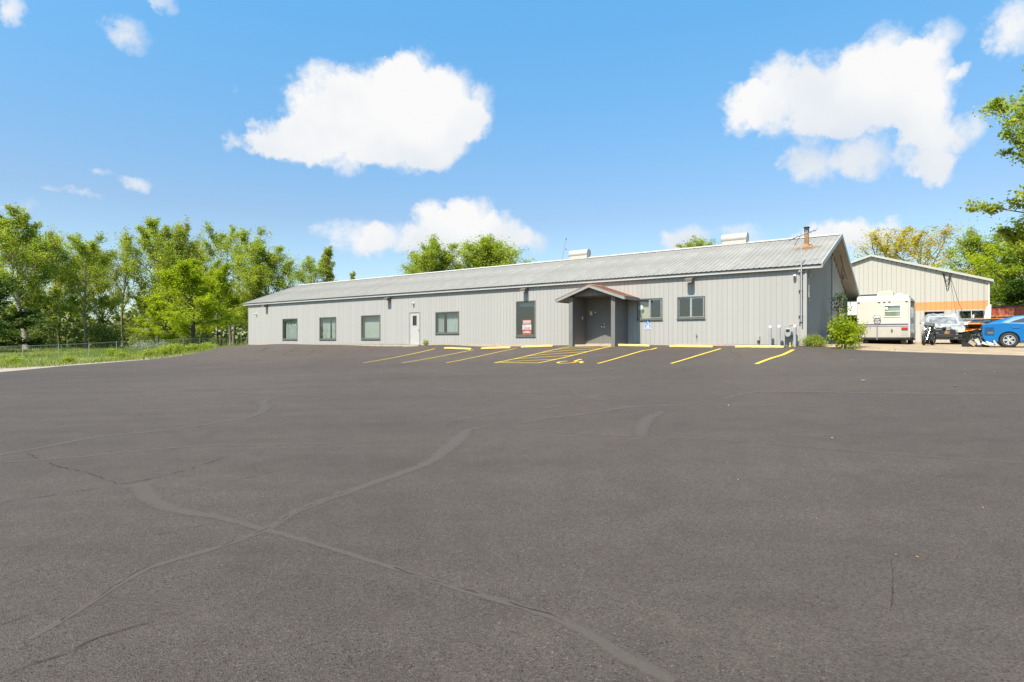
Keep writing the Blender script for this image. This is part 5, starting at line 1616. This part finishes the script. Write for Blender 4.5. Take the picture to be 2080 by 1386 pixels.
# ================================================================== vehicles: helpers
def wheel(parent, x, y, r, w, rim_r, style='steel', zc=None, spokes=10, face=-1, name='wheel'):
    """axis along local y; face = side of the visible rim"""
    zc = r if zc is None else zc
    e = r - rim_r
    mb = MB(); mb.lathe([(rim_r, -w * .46), (rim_r + e * .35, -w * .5), (r - e * .18, -w * .47), (r, -w * .33), (r, w * .33), (r - e * .18, w * .47), (rim_r + e * .35, w * .5), (rim_r, w * .46), (rim_r - .01, 0)], (0, 0, 0), 'Y', 32, cap=False)
    ty = mb.build(name, M['rubber'], parent, smooth=True, loc=(x, y, zc))
    mb = MB()
    yf = face * w * .36
    mb.lathe([(rim_r, face * w * .46), (rim_r - .02, face * w * .47), (rim_r - .035, face * w * .30)], (0, 0, 0), 'Y', 32, cap=False)
    if style == 'alloy':
        for k in range(spokes):
            a = 2 * math.pi * k / spokes + (.13 if k % 2 else -.13)
            m_ = Matrix.Rotation(a, 4, 'Y')
            mb.box(-.022, .022, min(yf, yf - face * .03), max(yf, yf - face * .03), .03, rim_r - .015, m_)
        mb.lathe([(.06, yf - face * .03), (.06, yf), (0, yf + face * .012)], (0, 0, 0), 'Y', 16)
    else:
        mb.lathe([(rim_r - .03, yf * .5), (rim_r * .55, yf * .9), (.06, yf * .7), (0, yf * .75)], (0, 0, 0), 'Y', 24)
    mb.build('rim', M['alloy'] if style == 'alloy' else M['black'], ty, smooth=True)
    mb = MB(); mb.lathe([(rim_r - .03, yf * .35), (0, yf * .35)], (0, 0, 0), 'Y', 24); mb.build('brake_disc', M['black'], ty)
    return ty
def arch(cx, r, zc, n=10):
    return [(cx + r * math.cos(a), zc + r * math.sin(a)) for a in [math.pi * k / n for k in range(n + 1)]]
def loft(mb, secs):
    """secs: list of equal rings"""
    k = len(secs[0]); o = len(mb.v)
    for s_ in secs: mb.v += [tuple(p) for p in s_]
    for i in range(len(secs) - 1):
        for j in range(k):
            j2 = (j + 1) % k
            mb.f.append((o + i * k + j, o + i * k + j2, o + (i + 1) * k + j2, o + (i + 1) * k + j))
    mb.f.append(tuple(o + j for j in reversed(range(k)))); mb.f.append(tuple(o + (len(secs) - 1) * k + j for j in range(k)))
def car_side(profile_top, zb, arches, x0, x1):
    """outline in x,z running along the sill with wheel arches, then back over the top profile"""
    pts = [(x0, zb)]
    for cx, r, zc in sorted(arches):
        ar = [p for p in reversed(arch(cx, r, zc)) if p[1] >= zb]
        pts += [(ar[0][0], zb)] + ar + [(ar[-1][0], zb)]
    pts += [(x1, zb)] + list(reversed(profile_top))
    return pts
def yaw_to(v2): return math.atan2(v2[1], v2[0])
HEAD_R = math.atan2(-AX[1], -AX[0])       # heading to the right and towards the camera, along the facade

# ---- blue sedan, rear bumper gone
wp = at(2047, 706, 27.3)
bc = thing('blue_sedan', 'bright blue wrecked sedan with its rear bumper missing', 'car', (wp.x, wp.y, g(wp.x, wp.y) - .028), HEAD_R)
# local: +x forward, rear axle at x=0, right side (towards camera) at y = -.9
beltp = [(-.92, .42), (-.96, .70), (-.93, .96), (-.86, 1.065), (-.5, 1.085), (-.2, 1.10), (.9, 1.02), (2.2, .96), (2.75, .92), (3.3, .82), (3.55, .62), (3.58, .35)]
side = car_side(beltp, .24, [(0, .365, .33), (2.70, .365, .33)], -.80, 3.5)
mb = MB(); mb.prism(side, -.89, -.05); mb.prism([(x, z) for x, z in side], .05, .89)
mb.box(-.8, 3.45, -.06, .06, .25, .9)
body = mb.build('body', M['blue_car'], bc, bevel=.035, seg=3)
gh = [(-.80, 1.05), (-.30, 1.25), (.25, 1.395), (.75, 1.44), (1.2, 1.42), (1.65, 1.28), (2.15, 1.0)]
mb = MB()
secs = []
for x, z in gh:
    hw = .80 - .20 * max(0, (z - 1.0)) / .44
    zb_ = .95
    secs.append([(x, -.86, zb_), (x, -.84, min(1.03, z)), (x, -hw, z - .02), (x, -hw * .6, z + .012), (x, hw * .6, z + .012), (x, hw, z - .02), (x, .84, min(1.03, z)), (x, .86, zb_)])
loft(mb, secs)
mb.build('cabin', M['blue_car'], bc, smooth=True)
def side_pane(pts, y0=-.86):
    def yat(z): return -(.845 - .235 * max(0, (z - 1.02)) / .40)
    mb = MB(); mb.v = [(x, yat(z) - .014, z) for x, z in pts] + [(x, yat(z) + .03, z) for x, z in pts]
    k = len(pts); mb.f = [tuple(range(k)), tuple(range(2 * k - 1, k - 1, -1))] + [(i, k + i, k + (i + 1) % k, (i + 1) % k) for i in range(k)]
    return mb
side_pane([(.02, 1.115), (.22, 1.205), (.52, 1.30), (.98, 1.345), (.98, 1.09)]).build('side_window', M['car_glass'], bc)
side_pane([(1.03, 1.09), (1.03, 1.345), (1.22, 1.33), (1.62, 1.20), (1.86, 1.06)]).build('side_window', M['car_glass'], bc)
MB().box(.98, 1.03, -.872, -.78, .98, 1.36).build('door_pillar', M['blue_car'], bc)
MB().box(.965, .972, -.897, -.88, .36, 1.03).build('door_gap', M['black'], bc)
MB().box(.1, .36, -.915, -.885, .86, .90).build('door_handle', M['blue_car'], bc, bevel=.01)
for x_ in (0, 2.70):
    wheel(bc, x_, -.79, .325, .205, .215, 'alloy', face=-1); wheel(bc, x_, .79, .325, .205, .215, 'alloy', face=1)
    mb = MB(); mb.lathe([(.36, -.76), (.36, .76)], (x_, 0, .33), 'Y', 22); mb.build('wheel_well', M['black'], bc)
mb = MB(); mb.box(-.955, -.90, -.86, .86, .40, 1.0); mb.build('rear_panel', M['blue_dark'], bc, bevel=.01)
MB().box(-.965, -.957, -.80, -.50, .74, .93).build('lamp_hole', M['black'], bc)
MB().box(-.975, -.957, -.45, .45, .66, .80).build('crash_beam', M['black'], bc)
MB().box(-.86, -.52, -.9, -.893, .54, .90).build('stripped_quarter', M['blue_dark'], bc)
MB().box(-.75, -.55, -.905, -.901, .60, .70).build('vent_flap', M['bronze'], bc)
mb = MB(); mb.box(-.90, -.45, -.8, .8, .18, .40); mb.build('spare_well', M['black'], bc, bevel=.03)
mb = MB(); mb.tube([(-.85, -.5, .24), (-.4, -.5, .22), (.3, -.45, .25)], .07, 10); mb.build('muffler', M['rust'], bc, smooth=True)
for k in range(3):
    o = MB().cbox((0, 0, 0), (.36, .25, .015), (R(25 + 20 * k), R(18 - 22 * k), R(40 * k))).build('liner_scrap', M['white'], bc); o.location = (-.78 + .16 * k, -.86, .16 + .03 * k)

# ---- crumpled black bumper skin leaning behind the blue car
def crumple(seed, w, h, curve, amp, nx=16, nz=10):
    rr = random.Random(seed); mb = MB()
    off = [[rr.gauss(0, amp) for _ in range(nx + 1)] for _ in range(nz + 1)]
    for j in range(nz + 1):
        for i in range(nx + 1):
            u, t = i / nx - .5, j / nz
            mb.v.append((u * w, -curve * (1 - 4 * u * u) * (1 - .5 * t) + off[j][i] - .25 * t * t * h, t * h * (1 - .25 * abs(u)) + off[j][i] * .5))
    for j in range(nz):
        for i in range(nx):
            a = j * (nx + 1) + i
            mb.f.append((a, a + 1, a + nx + 2, a + nx + 1))
    return mb
p = at(1981, 701, 27.6)
bs = thing('torn_bumper', 'crumpled black bumper skin and radiator parts beside the blue sedan', 'bumper', (p.x, p.y, g(p.x, p.y) - .02), HEAD_R + R(14))
crumple(3, 1.05, .80, .22, .022, 22, 14).build('skin', M['black'], bs, smooth='all')
o = crumple(4, .6, .6, .1, .04).build('grille', M['interior'], bs); o.location = (.05, -.2, .05)
for k in range(5):
    o = MB().cbox((0, 0, 0), (.30, .012, .16), (R(20 * k), R(35 * k), R(15))).build('shard', [M['black'], M['tan_blind'], M['white'], M['black'], M['pipe_grey']][k], bs); o.location = (-.4 + .2 * k, -.32, .12 + .05 * (k % 3))
mb = MB(); mb.tube([(-.5, -.1, .02), (-.3, -.2, .5), (.1, -.12, .75), (.45, -.2, .7), (.5, -.15, .1)], .018, 6); mb.build('hose', M['black'], bs)

# ---- orange car behind it
p = at(2004, 668, 34.0)
oc = thing('orange_car', 'orange car with raised hood behind the blue sedan', 'car', (p.x, p.y, g(p.x, p.y) - .02), math.atan2(-NX[1], -NX[0]) - R(28))
ob_ = car_side([(-2.4, .5), (-2.45, .85), (-1.6, .95), (.6, .95), (1.85, .84), (2.2, .62), (2.2, .4)], .24, [(-1.45, .36, .32), (1.35, .36, .32)], -2.4, 2.2)
mb = MB(); mb.prism(ob_, -.88, .88); mb.build('body', M['orange_car'], oc, bevel=.05, seg=3)
mb = MB()
secs = [[(x, -.82, .92), (x, -hw, z), (x, hw, z), (x, .82, .92)] for x, z, hw in ((-1.5, .96, .8), (-1.0, 1.34, .62), (0, 1.38, .62), (.75, .97, .78))]
loft(mb, secs); mb.build('cabin', M['glass_dark'], oc, smooth=False)
mb = MB(); loft(mb, [[(x, -.66, z), (x, -.6, z + .03), (x, .6, z + .03), (x, .66, z)] for x, z in ((-1.02, 1.335), (-.5, 1.375), (.02, 1.375))]); mb.build('roof_panel', M['orange_car'], oc)
mb = MB(); mb.prism([(.62, 1.0), (2.15, 1.12), (2.22, 1.05), (1.6, .99), (.62, .95)], -.74, .74); mb.build('hood', M['orange_car'], oc, bevel=.02)
for x_ in (-1.45, 1.35):
    for y_ in (-.78, .78): wheel(oc, x_, y_, .32, .2, .2, face=-1 if y_ < 0 else 1)
for y_ in (-.6, .6): MB().box(2.15, 2.23, y_ - .2, y_ + .2, .62, .76).build('headlight', M['lens'], oc)

# ---- red truck bed
p = at(2064, 660, 37.0)
zg = g(p.x, p.y)
rt = thing('red_truck_bed', 'faded red and rusty truck bed on its chassis behind the blue sedan', 'truck', (p.x, p.y, zg - .02), HEAD_R)
mb = MB(); mb.box(-1.25, 3.4, -1.0, 1.0, 1.05, 1.2); mb.build('floor', M['rust'], rt)
mb = MB(); mb.box(-1.2, 3.4, -1.05, -.98, 1.2, 2.15); sdp = mb.build('side_panel', M['red_truck'], rt)
for k in range(6): MB().box(-1.0 + k * .8, -.92 + k * .8, -1.10, -1.052, 1.22, 2.1).build('stake', M['red_truck'], sdp)
MB().box(-1.22, 3.42, -1.12, -.96, 2.15, 2.24).build('top_rail', M['black'], rt)
MB().box(-1.2, 3.4, .98, 1.05, 1.2, 2.15).build('side_panel', M['red_truck'], rt)
MB().box(-1.25, 3.4, -1.11, -.97, 1.55, 1.62).build('rub_rail', M['rust'], rt)
mb = MB(); mb.prism([(-1.62, 1.25), (-1.25, 1.15), (-1.22, 2.3), (-1.36, 2.32), (-1.5, 2.1)], -1.0, 1.0); mb.build('tailgate', M['white_car'], rt, bevel=.04)
MB().box(-1.5, -.75, -1.08, -.4, .70, 1.28).build('mud_flap', M['black'], rt, bevel=.05)
for x_ in (-.2, 2.6):
    for y_ in (-.85, .85): wheel(rt, x_, y_, .45, .26, .27, face=-1 if y_ < 0 else 1)
MB().box(-1.1, 3.4, -.45, .45, .6, 1.0).build('chassis', M['black'], rt)

# ---- car under plastic, front end stripped
p = at(1914, 697.5, 33.5)
pc = thing('stripped_car', 'white car with stripped front end and clear plastic sheet over its windshield', 'car', (p.x, p.y, g(p.x, p.y) - .02), math.atan2(-NX[1], -NX[0]) + R(4))
cs_ = car_side([(-2.6, .5), (-2.65, .95), (-2.0, 1.0), (.55, 1.0), (.62, .9), (.62, .5)], .26, [(-1.6, .38, .33)], -2.6, .62)
mb = MB(); mb.prism(cs_, -.89, .89); mb.build('body', M['white_car'], pc, bevel=.05, seg=3)
secs = [[(x, -.83, .98), (x, -hw, z), (x, -hw * .6, z + .03), (x, hw * .6, z + .03), (x, hw, z), (x, .83, .98)] for x, z, hw in ((-2.3, 1.05, .78), (-1.7, 1.48, .66), (-.5, 1.54, .66), (-.1, 1.48, .66), (.62, 1.02, .78))]
mb = MB(); loft(mb, secs); mb.build('cabin', M['white_car'], pc, smooth=True)
mb = MB(); loft(mb, [[(x, -hw, z), (x, -hw, z + .012), (x, hw, z + .012), (x, hw, z)] for x, z, hw in ((-.06, 1.475, .56), (.56, 1.09, .66))]); mb.build('windshield', M['black'], pc)
for s_ in (-1, 1):
    mb = MB(); mb.prism([(.62, .34), (1.45, .36), (1.55, .6), (1.4, .86), (.62, .98)], s_ * .86 - .03, s_ * .86 + .03); mb.build('fender', M['white_car'], pc, bevel=.02)
    wheel(pc, 1.05, s_ * .74, .33, .2, .2, face=s_)
    wheel(pc, -1.6, s_ * .8, .33, .2, .2, face=s_)
    MB().box(1.25, 1.42, s_ * .72 - .14, s_ * .72 + .14, .60, .80).build('headlight', M['lens'], pc, bevel=.03)
    MB().box(.62, 1.5, s_ * .45 - .05, s_ * .45 + .05, .36, .50).build('frame_rail', M['black'], pc)
MB().box(.66, 1.2, -.42, .40, .40, .82).build('engine', M['black'], pc, bevel=.06)
MB().box(.8, 1.15, -.3, .25, .82, .90).build('engine_cover', M['interior'], pc, bevel=.03)
MB().box(1.40, 1.48, -.72, .72, .34, .50).build('crash_beam', M['black'], pc, bevel=.01)
MB().box(1.30, 1.36, -.52, .52, .46, .74).build('radiator', M['black'], pc)
for k in range(16):
    o = MB().cbox((0, 0, 0), (rnd.uniform(.08, .2), rnd.uniform(.08, .26), rnd.uniform(.06, .2)), (rnd.uniform(-.4, .4), rnd.uniform(-.4, .4), rnd.uniform(0, 3))).build('engine_part', [M['black'], M['interior'], M['rust'], M['pipe_grey'], M['black']][k % 5], pc, bevel=.012)
    o.location = (1.15 + rnd.uniform(-.2, .3), rnd.uniform(-.68, .68), rnd.uniform(.42, .86))
MB().box(1.0, 1.5, -.78, .78, .22, .30).build('subframe', M['black'], pc)
rr = random.Random(9)
for k in range(9):
    pts = [Vector((1.1 + rr.uniform(-.2, .35), rr.uniform(-.65, .65), .45 + rr.uniform(0, .35)))]
    for j in range(4): pts.append(pts[-1] + Vector((rr.uniform(-.1, .1), rr.uniform(-.22, .22), rr.uniform(-.12, .12))))
    MB().tube(pts, rr.uniform(.012, .03), 6).build('hose', [M['black'], M['pipe_grey'], M['rust'], M['black']][k % 4], pc, smooth=True)
mb = MB()                                     # draped sheet
nx_, ny_ = 26, 22
for j in range(ny_ + 1):
    for i in range(nx_ + 1):
        y = -1.05 + 2.1 * i / nx_; x = -1.0 + 2.05 * j / ny_
        top = 1.68 if x < -.25 else 1.68 - (x + .25) * .54
        ed = max(0, abs(y) - .70)
        z = top - ed * 1.35 + .018 * math.sin(9 * x + 6 * y) + .022 * math.sin(14 * y - 4 * x) + rr.gauss(0, .006)
        if x > .85: z -= (x - .85) * 1.2
        mb.v.append((x, y * (1 - .06 * ed), max(z, .78)))
for j in range(ny_):
    for i in range(nx_):
        a = j * (nx_ + 1) + i
        mb.f.append((a, a + 1, a + nx_ + 2, a + nx_ + 1))
sheet = mb.build('plastic_sheet', M['plastic'], None, smooth='all', loc=pc.location, rotz=pc.rotation_euler[2])
tag(sheet, 'clear wrinkled plastic sheet draped over the windshield of the stripped car', 'plastic sheet')
MB().box(.35, .45, .95, 1.12, 1.02, 1.15).build('wing_mirror', M['white_car'], pc, bevel=.03)

# ---- motorcycle
pw = at(1876, 704, 29.6); pr_ = at(1896, 702.3, 30.9)
dv = Vector((pw.x - pr_.x, pw.y - pr_.y, 0)).normalized()
mc = thing('motorcycle', 'black cruiser motorcycle with chrome forks parked beside the trailer', 'motorcycle', (pw.x, pw.y, g(pw.x, pw.y) - .02), math.atan2(dv.y, dv.x))
def mwheel(x, r, w):
    mb = MB(); mb.lathe([(r - .11, -w * .4), (r - .05, -w * .5), (r, -w * .2), (r, w * .2), (r - .05, w * .5), (r - .11, w * .4), (r - .12, 0)], (0, 0, 0), 'Y', 28, cap=False)
    t_ = mb.build('wheel', M['rubber'], mc, smooth=True, loc=(x, 0, r))
    mb = MB(); mb.lathe([(r - .11, -.03), (r - .14, -.02), (r - .14, .02), (r - .11, .03)], (0, 0, 0), 'Y', 28, cap=False)
    for k in range(7): mb.box(-.016, .016, -.014, .014, .02, r - .12, Matrix.Rotation(k * 2 * math.pi / 7, 4, 'Y'))
    mb.lathe([(0, -.07), (.045, -.07), (.045, .07), (0, .07)], (0, 0, 0), 'Y', 14)
    mb.build('rim', M['pipe_grey'], t_, smooth=True)
    mb = MB(); mb.lathe([(.13, .045), (.13, .052)], (0, 0, 0), 'Y', 20); mb.build('brake_disc', M['metal'], t_)
mwheel(0, .325, .12); mwheel(-1.62, .32, .16)
for y_ in (-.095, .095):
    MB().tube([(0, y_, .325), (-.20, y_, .68)], .032, 10).build('fork_slider', M['chrome'], mc, smooth=True)
    MB().tube([(-.20, y_, .68), (-.40, y_, 1.03)], .024, 10).build('fork_tube', M['chrome'], mc, smooth=True)
mb = MB(); mb.tube([(-.52, -.40, 1.06), (-.42, -.33, 1.10), (-.40, -.1, 1.05), (-.40, .1, 1.05), (-.42, .33, 1.10), (-.52, .40, 1.06)], .014, 8); mb.build('handlebar', M['chrome'], mc, smooth=True)
for y_ in (-1, 1): MB().tube([(-.52, y_ * .40, 1.06), (-.60, y_ * .44, 1.04)], .019, 8).build('grip', M['black'], mc)
o = MB().cbox((0, 0, 0), (.22, .42, .2), (0, R(-25), 0)).build('fork_bag', M['interior'], mc, bevel=.03); o.location = (-.36, .02, 1.02)
mb = MB(); mb.lathe([(0, -.1), (.07, -.08), (.09, 0), (.085, .06), (0, .065)], (-.20, 0, .86), 'X', 18); mb.build('headlight', M['chrome'], mc, smooth=True)
mb = MB(); mb.tube([(-.18, 0, .58), (-.0, 0, .70), (.17, 0, .62)], [.03, .075, .03], 8); mb.build('front_fender', M['black'], mc, smooth=True)
mb = MB(); mb.tube([(-.48, 0, .80), (-.62, 0, .86), (-.85, 0, .83), (-1.0, 0, .74)], [.07, .14, .13, .06], 12); mb.build('fuel_tank', M['black'], mc, smooth=True)
mb = MB(); mb.tube([(-.95, 0, .72), (-1.15, 0, .68), (-1.35, 0, .74), (-1.6, 0, .78)], [.09, .15, .13, .07], 10); mb.build('seat', M['black'], mc, smooth=True)
mb = MB(); mb.tube([(-1.35, 0, .66), (-1.62, 0, .69), (-1.9, 0, .52)], [.06, .085, .05], 8); mb.build('rear_fender', M['black'], mc, smooth=True)
MB().box(-1.12, -.58, -.15, .15, .26, .52).build('engine', M['interior'], mc, bevel=.04)
for s_, a_ in ((-.72, 20), (-.95, -20)):
    cyl = MB()
    for k in range(6): cyl.box(-.085, .085, -.1, .1, .03 * k, .03 * k + .018)
    o = cyl.build('cylinder', M['metal'], mc); o.location = (s_, 0, .50); o.rotation_euler = (0, R(a_), 0)
for y_ in (-.2,):
    mb = MB(); mb.tube([(-.66, y_ * .6, .52), (-.60, y_, .36), (-.9, y_, .27), (-1.9, y_ * 1.1, .30)], [.022, .025, .035, .045], 10); mb.build('exhaust', M['chrome'], mc, smooth=True)
mb = MB(); mb.tube([(-.42, 0, .95), (-.60, 0, .60), (-.62, 0, .25), (-1.2, 0, .25), (-1.62, .1, .32)], .024, 8); mb.tube([(-.45, 0, .85), (-1.1, 0, .66), (-1.62, -.1, .32)], .02, 8); mb.build('frame', M['black'], mc, smooth=True)
MB().tube([(-1.0, .12, .28), (-1.05, .30, .01)], .012, 6).build('kickstand', M['metal'], mc)
mc.rotation_euler = (R(-8), 0, mc.rotation_euler[2])

# ---- scrap between the stripped car and the orange car
p = at(1962, 695, 35.5)
jk = thing('scrap_gearbox', 'heap of greasy engine and axle parts between the two stripped cars', 'scrap', (p.x, p.y, g(p.x, p.y) - .02), HEAD_R)
rr = random.Random(12)
for k in range(9):
    o = MB().cbox((0, 0, 0), (rr.uniform(.25, .55), rr.uniform(.2, .4), rr.uniform(.15, .3)), (rr.uniform(-.3, .3), rr.uniform(-.3, .3), rr.uniform(0, 3))).build('part', [M['black'], M['rust'], M['interior'], M['pipe_grey']][k % 4], jk, bevel=.03)
    o.location = (-.5 + .5 * (k % 3) + rr.uniform(-.1, .1), rr.uniform(-.2, .2), .14 + .25 * (k // 3))
o = MB().box(-.07, .07, -.04, .04, 0, .55).build('tail_lamp', M['red_lens'], jk, bevel=.02); o.location = (-.72, -.3, .3)
ty = thing('old_tyre', 'worn tyre lying flat on top of the scrap heap', 'tyre', (p.x, p.y, g(p.x, p.y) + .86), HEAD_R)
mb = MB(); mb.lathe([(.2, -.09), (.25, -.1), (.31, -.06), (.325, 0), (.31, .06), (.25, .1), (.2, .09), (.19, 0), (.2, -.09)], n=28, cap=False); mb.build('casing', M['rubber'], ty, smooth=True)
wpole = thing('leaning_pole', 'thin white pole leaning beside the shed corner', 'pole', (B2[0] + .5, B2[1] - .6, g(B2[0], B2[1])), 0)
MB().tube([(0, 0, 0), (-.35, .2, 2.4)], .035, 8).build('shaft', M['white'], wpole)

# ================================================================== travel trailer
rp = at(1846, 700, 31.0)
tr = thing('travel_trailer', 'cream travel trailer seen from behind with a steel wheel on its ladder post', 'trailer', (rp.x, rp.y, g(rp.x, rp.y) - .02), ROT_B)
# local frame as the facade: x to the left, y towards the camera; rear face at y=0, body runs to y=-6
W_, L_, ZT, ZL = 2.36, 6.2, 2.62, .36
prof = [(0.0, ZL), (.015, .9), (.0, 2.3), (-.10, 2.5), (-.35, 2.60), (-L_ + .4, 2.60), (-L_, 2.2), (-L_, ZL)]
mb = MB(); mb.prism(prof, 0, W_, 'YZ'); shell = mb.build('shell', M['rv'], tr, bevel=.05, seg=3)
MB().box(.02, W_ - .02, .0165, .024, ZL + .01, .98).build('lower_panel', M['rv_low'], tr)
MB().box(.03, W_ - .03, .026, .032, 1.03, 1.085).build('stripe', M['rv_stripe'], tr)
MB().box(.03, W_ - .03, .026, .030, .935, .965).build('stripe', M['rv_stripe'], tr)
mb = MB(); mb.box(.03, W_ - .03, .0, .09, ZL - .10, ZL); mb.build('bumper', M['black'], tr, bevel=.01)
MB().box(.0, W_, -L_ + .1, -.02, ZL - .14, ZL - .003).build('chassis', M['black'], tr)
for x_ in (.18, 2.12): 
    MB().box(x_ - .14, x_ + .14, .03, .07, .76, .90).build('tail_light', M['red_lens'], tr, bevel=.012)
MB().box(.06, .32, .026, .034, .45, .755).build('reflector_panel', M['blind'], tr)
MB().box(1.98, 2.26, .026, .04, .60, .755).build('licence_plate', M['curtain'], tr)
for x_ in (.10, .85, 1.08, 1.32, 2.26): MB().box(x_ - .055, x_ + .055, .0, .035, 2.22, 2.27).build('marker_lamp', M['red_lens'] if x_ != 2.26 else M['bronze'], tr, bevel=.008)
a, b, p_, q_ = .38, 1.06, 1.48, 2.02
mb = MB(); frame_box(mb, a - .05, b + .05, p_ - .05, q_ + .05, .05, .005, .035); wn = mb.build('rear_window', M['white'], tr, bevel=.015)
MB().box(a, b, .006, .03, (p_ + q_) / 2 - .035, (p_ + q_) / 2 + .005).build('crossbar', M['white'], wn)
MB().box(a, b, .012, .017, (p_ + q_) / 2 + .005, q_).build('pane', M['glass'], wn)
MB().box(a, b, .012, .017, p_, (p_ + q_) / 2 - .035).build('pane', M['glass'], wn)
mb = MB(); mb.box(a, b, .0015, .004, p_, q_); mb.build('window_shade', M['frame'], wn)
mb = MB(); mb.lathe([(.0, .019), (.07, .02), (.07, .024), (0, .025)], (.98, 0, 1.90), 'Y', 18); mb.build('round_sticker', M['sign_white'], wn)
# rim on a post in front of the rear wall
mb = MB(); mb.tube([(1.40 + .15 * math.cos(k * math.pi / 9), .14, 1.42 + .17 * math.sin(k * math.pi / 9)) for k in range(19)], .022, 8, cap=False)
hoop = mb.build('spare_hoop', M['metal'], tr, smooth=True)
MB().tube([(1.26, .14, 1.44), (1.54, .14, 1.44)], .018, 8).build('crosspiece', M['metal'], hoop)
MB().tube([(1.40, .14, 1.44), (1.40, .14, .24)], .024, 8).build('hoop_post', M['metal'], tr, smooth=True)
MB().box(.70, .78, .026, .06, .66, .80).build('outlet', M['bronze'], tr)
MB().box(-.035, .0, -.09, -.01, ZL, 2.35).build('corner_moulding', M['white'], tr)
# door side: dark open door frame, door and awning arm
MB().box(-.02, -.001, -2.3, -.3, .5, 2.38).build('side_opening', M['bronze'], tr)
mb = MB(); frame_box(mb, -.9, -.02, .55, 2.35, .06, -.02, .02)
o = mb.build('swung_door', M['metal'], tr); o.location = (-.02, -.62, 0); o.rotation_euler = (0, 0, R(81))
o2 = MB().box(-.84, -.08, -.006, .006, .62, 2.28).build('door_screen', M['glass_dark'], o)
MB().box(-.055, -.02, -.20, -.14, .45, 2.45).build('awning_arm', M['white'], tr)
mb = MB(); mb.prism([(0, 0), (.75, 0), (.7, .20), (.62, .26), (.06, .26), (0, .20)], -1.5, -.75)
o = mb.build('roof_air_conditioner', M['rv'], tr, bevel=.03); o.location = (.75, 0, 2.605)
o2 = MB().box(.08, .64, -.749, -.742, .04, .2).build('grille', M['tan_blind'], o)
MB().box(.3, .62, -1.0, -.7, 2.605, 2.72).build('roof_vent', M['white'], tr, bevel=.04)
for y_ in (-2.9, -3.75):
    for x_ in (.10, W_ - .10):
        mb = MB(); mb.lathe([(.2, -.09), (.29, -.1), (.33, -.06), (.33, .06), (.29, .1), (.2, .09), (.0, .05)], (0, 0, 0), 'X', 26)
        mb.build('wheel', M['rubber'], tr, smooth=True, loc=(x_, y_, .33))
for x_ in (.25, 2.0): MB().box(x_ - .12, x_ + .12, -.9, -.5, 0, .20).build('support_block', M['foundation'], tr)
MB().box(.25, W_ - .25, -2.2, -2.0, 0, .3).build('axle_skid', M['black'], tr)

# ---- litter on the asphalt
rr = random.Random(4)
lit = [(1863, 1132, 'y', .03), (1820, 1128, 'o', .035), (1659, 1054, 'y', .018), (1588, 1049, 'y', .016), (1499, 975, 'w', .018), (1480, 824, 'w', .06), (1997, 1032, 'y', .025), (1690, 890, 'w', .03), (2020, 756, 'o', .12), (1755, 774, 'o', .2), (1940, 785, 'o', .14), (1730, 732, 'o', .15), (2066, 759, 'o', .1), (1960, 760, 'o', .1)]
mats = {'y': M['paint'], 'o': M['old_wood'], 'w': M['sign_white']}
nm = {'y': ('paint_chip', 'tiny yellow paint chip lying on the dark asphalt', 'paint chip', 'yellow paint chips on the asphalt'), 'o': ('dry_leaf', 'small curled brown leaf scrap lying on the asphalt', 'leaf', 'dry leaf scraps on the asphalt'), 'w': ('pebble', 'small pale stone chip lying on the asphalt', 'pebble', 'pale stone chips on the asphalt')}
for px, py, k, s_ in lit:
    s_ *= .6
    q = on_ground(px, py)
    mb = MB()
    m_ = 7
    for j in range(m_):
        a = 2 * math.pi * j / m_; r_ = s_ * rr.uniform(.35, .6)
        mb.v.append((r_ * math.cos(a) * 1.3, r_ * math.sin(a) * .7, rr.uniform(.0, s_ * .18)))
    mb.v.append((0, 0, s_ * .25)); mb.v.append((0, 0, -.002))
    mb.f = [(j, (j + 1) % m_, m_) for j in range(m_)] + [((j + 1) % m_, j, m_ + 1) for j in range(m_)]
    o = mb.build(nm[k][0], mats[k]); o.location = (q.x, q.y, q.z + .004); o.rotation_euler = (0, 0, rr.uniform(0, 6))
    tag(o, nm[k][1], nm[k][2], nm[k][3])
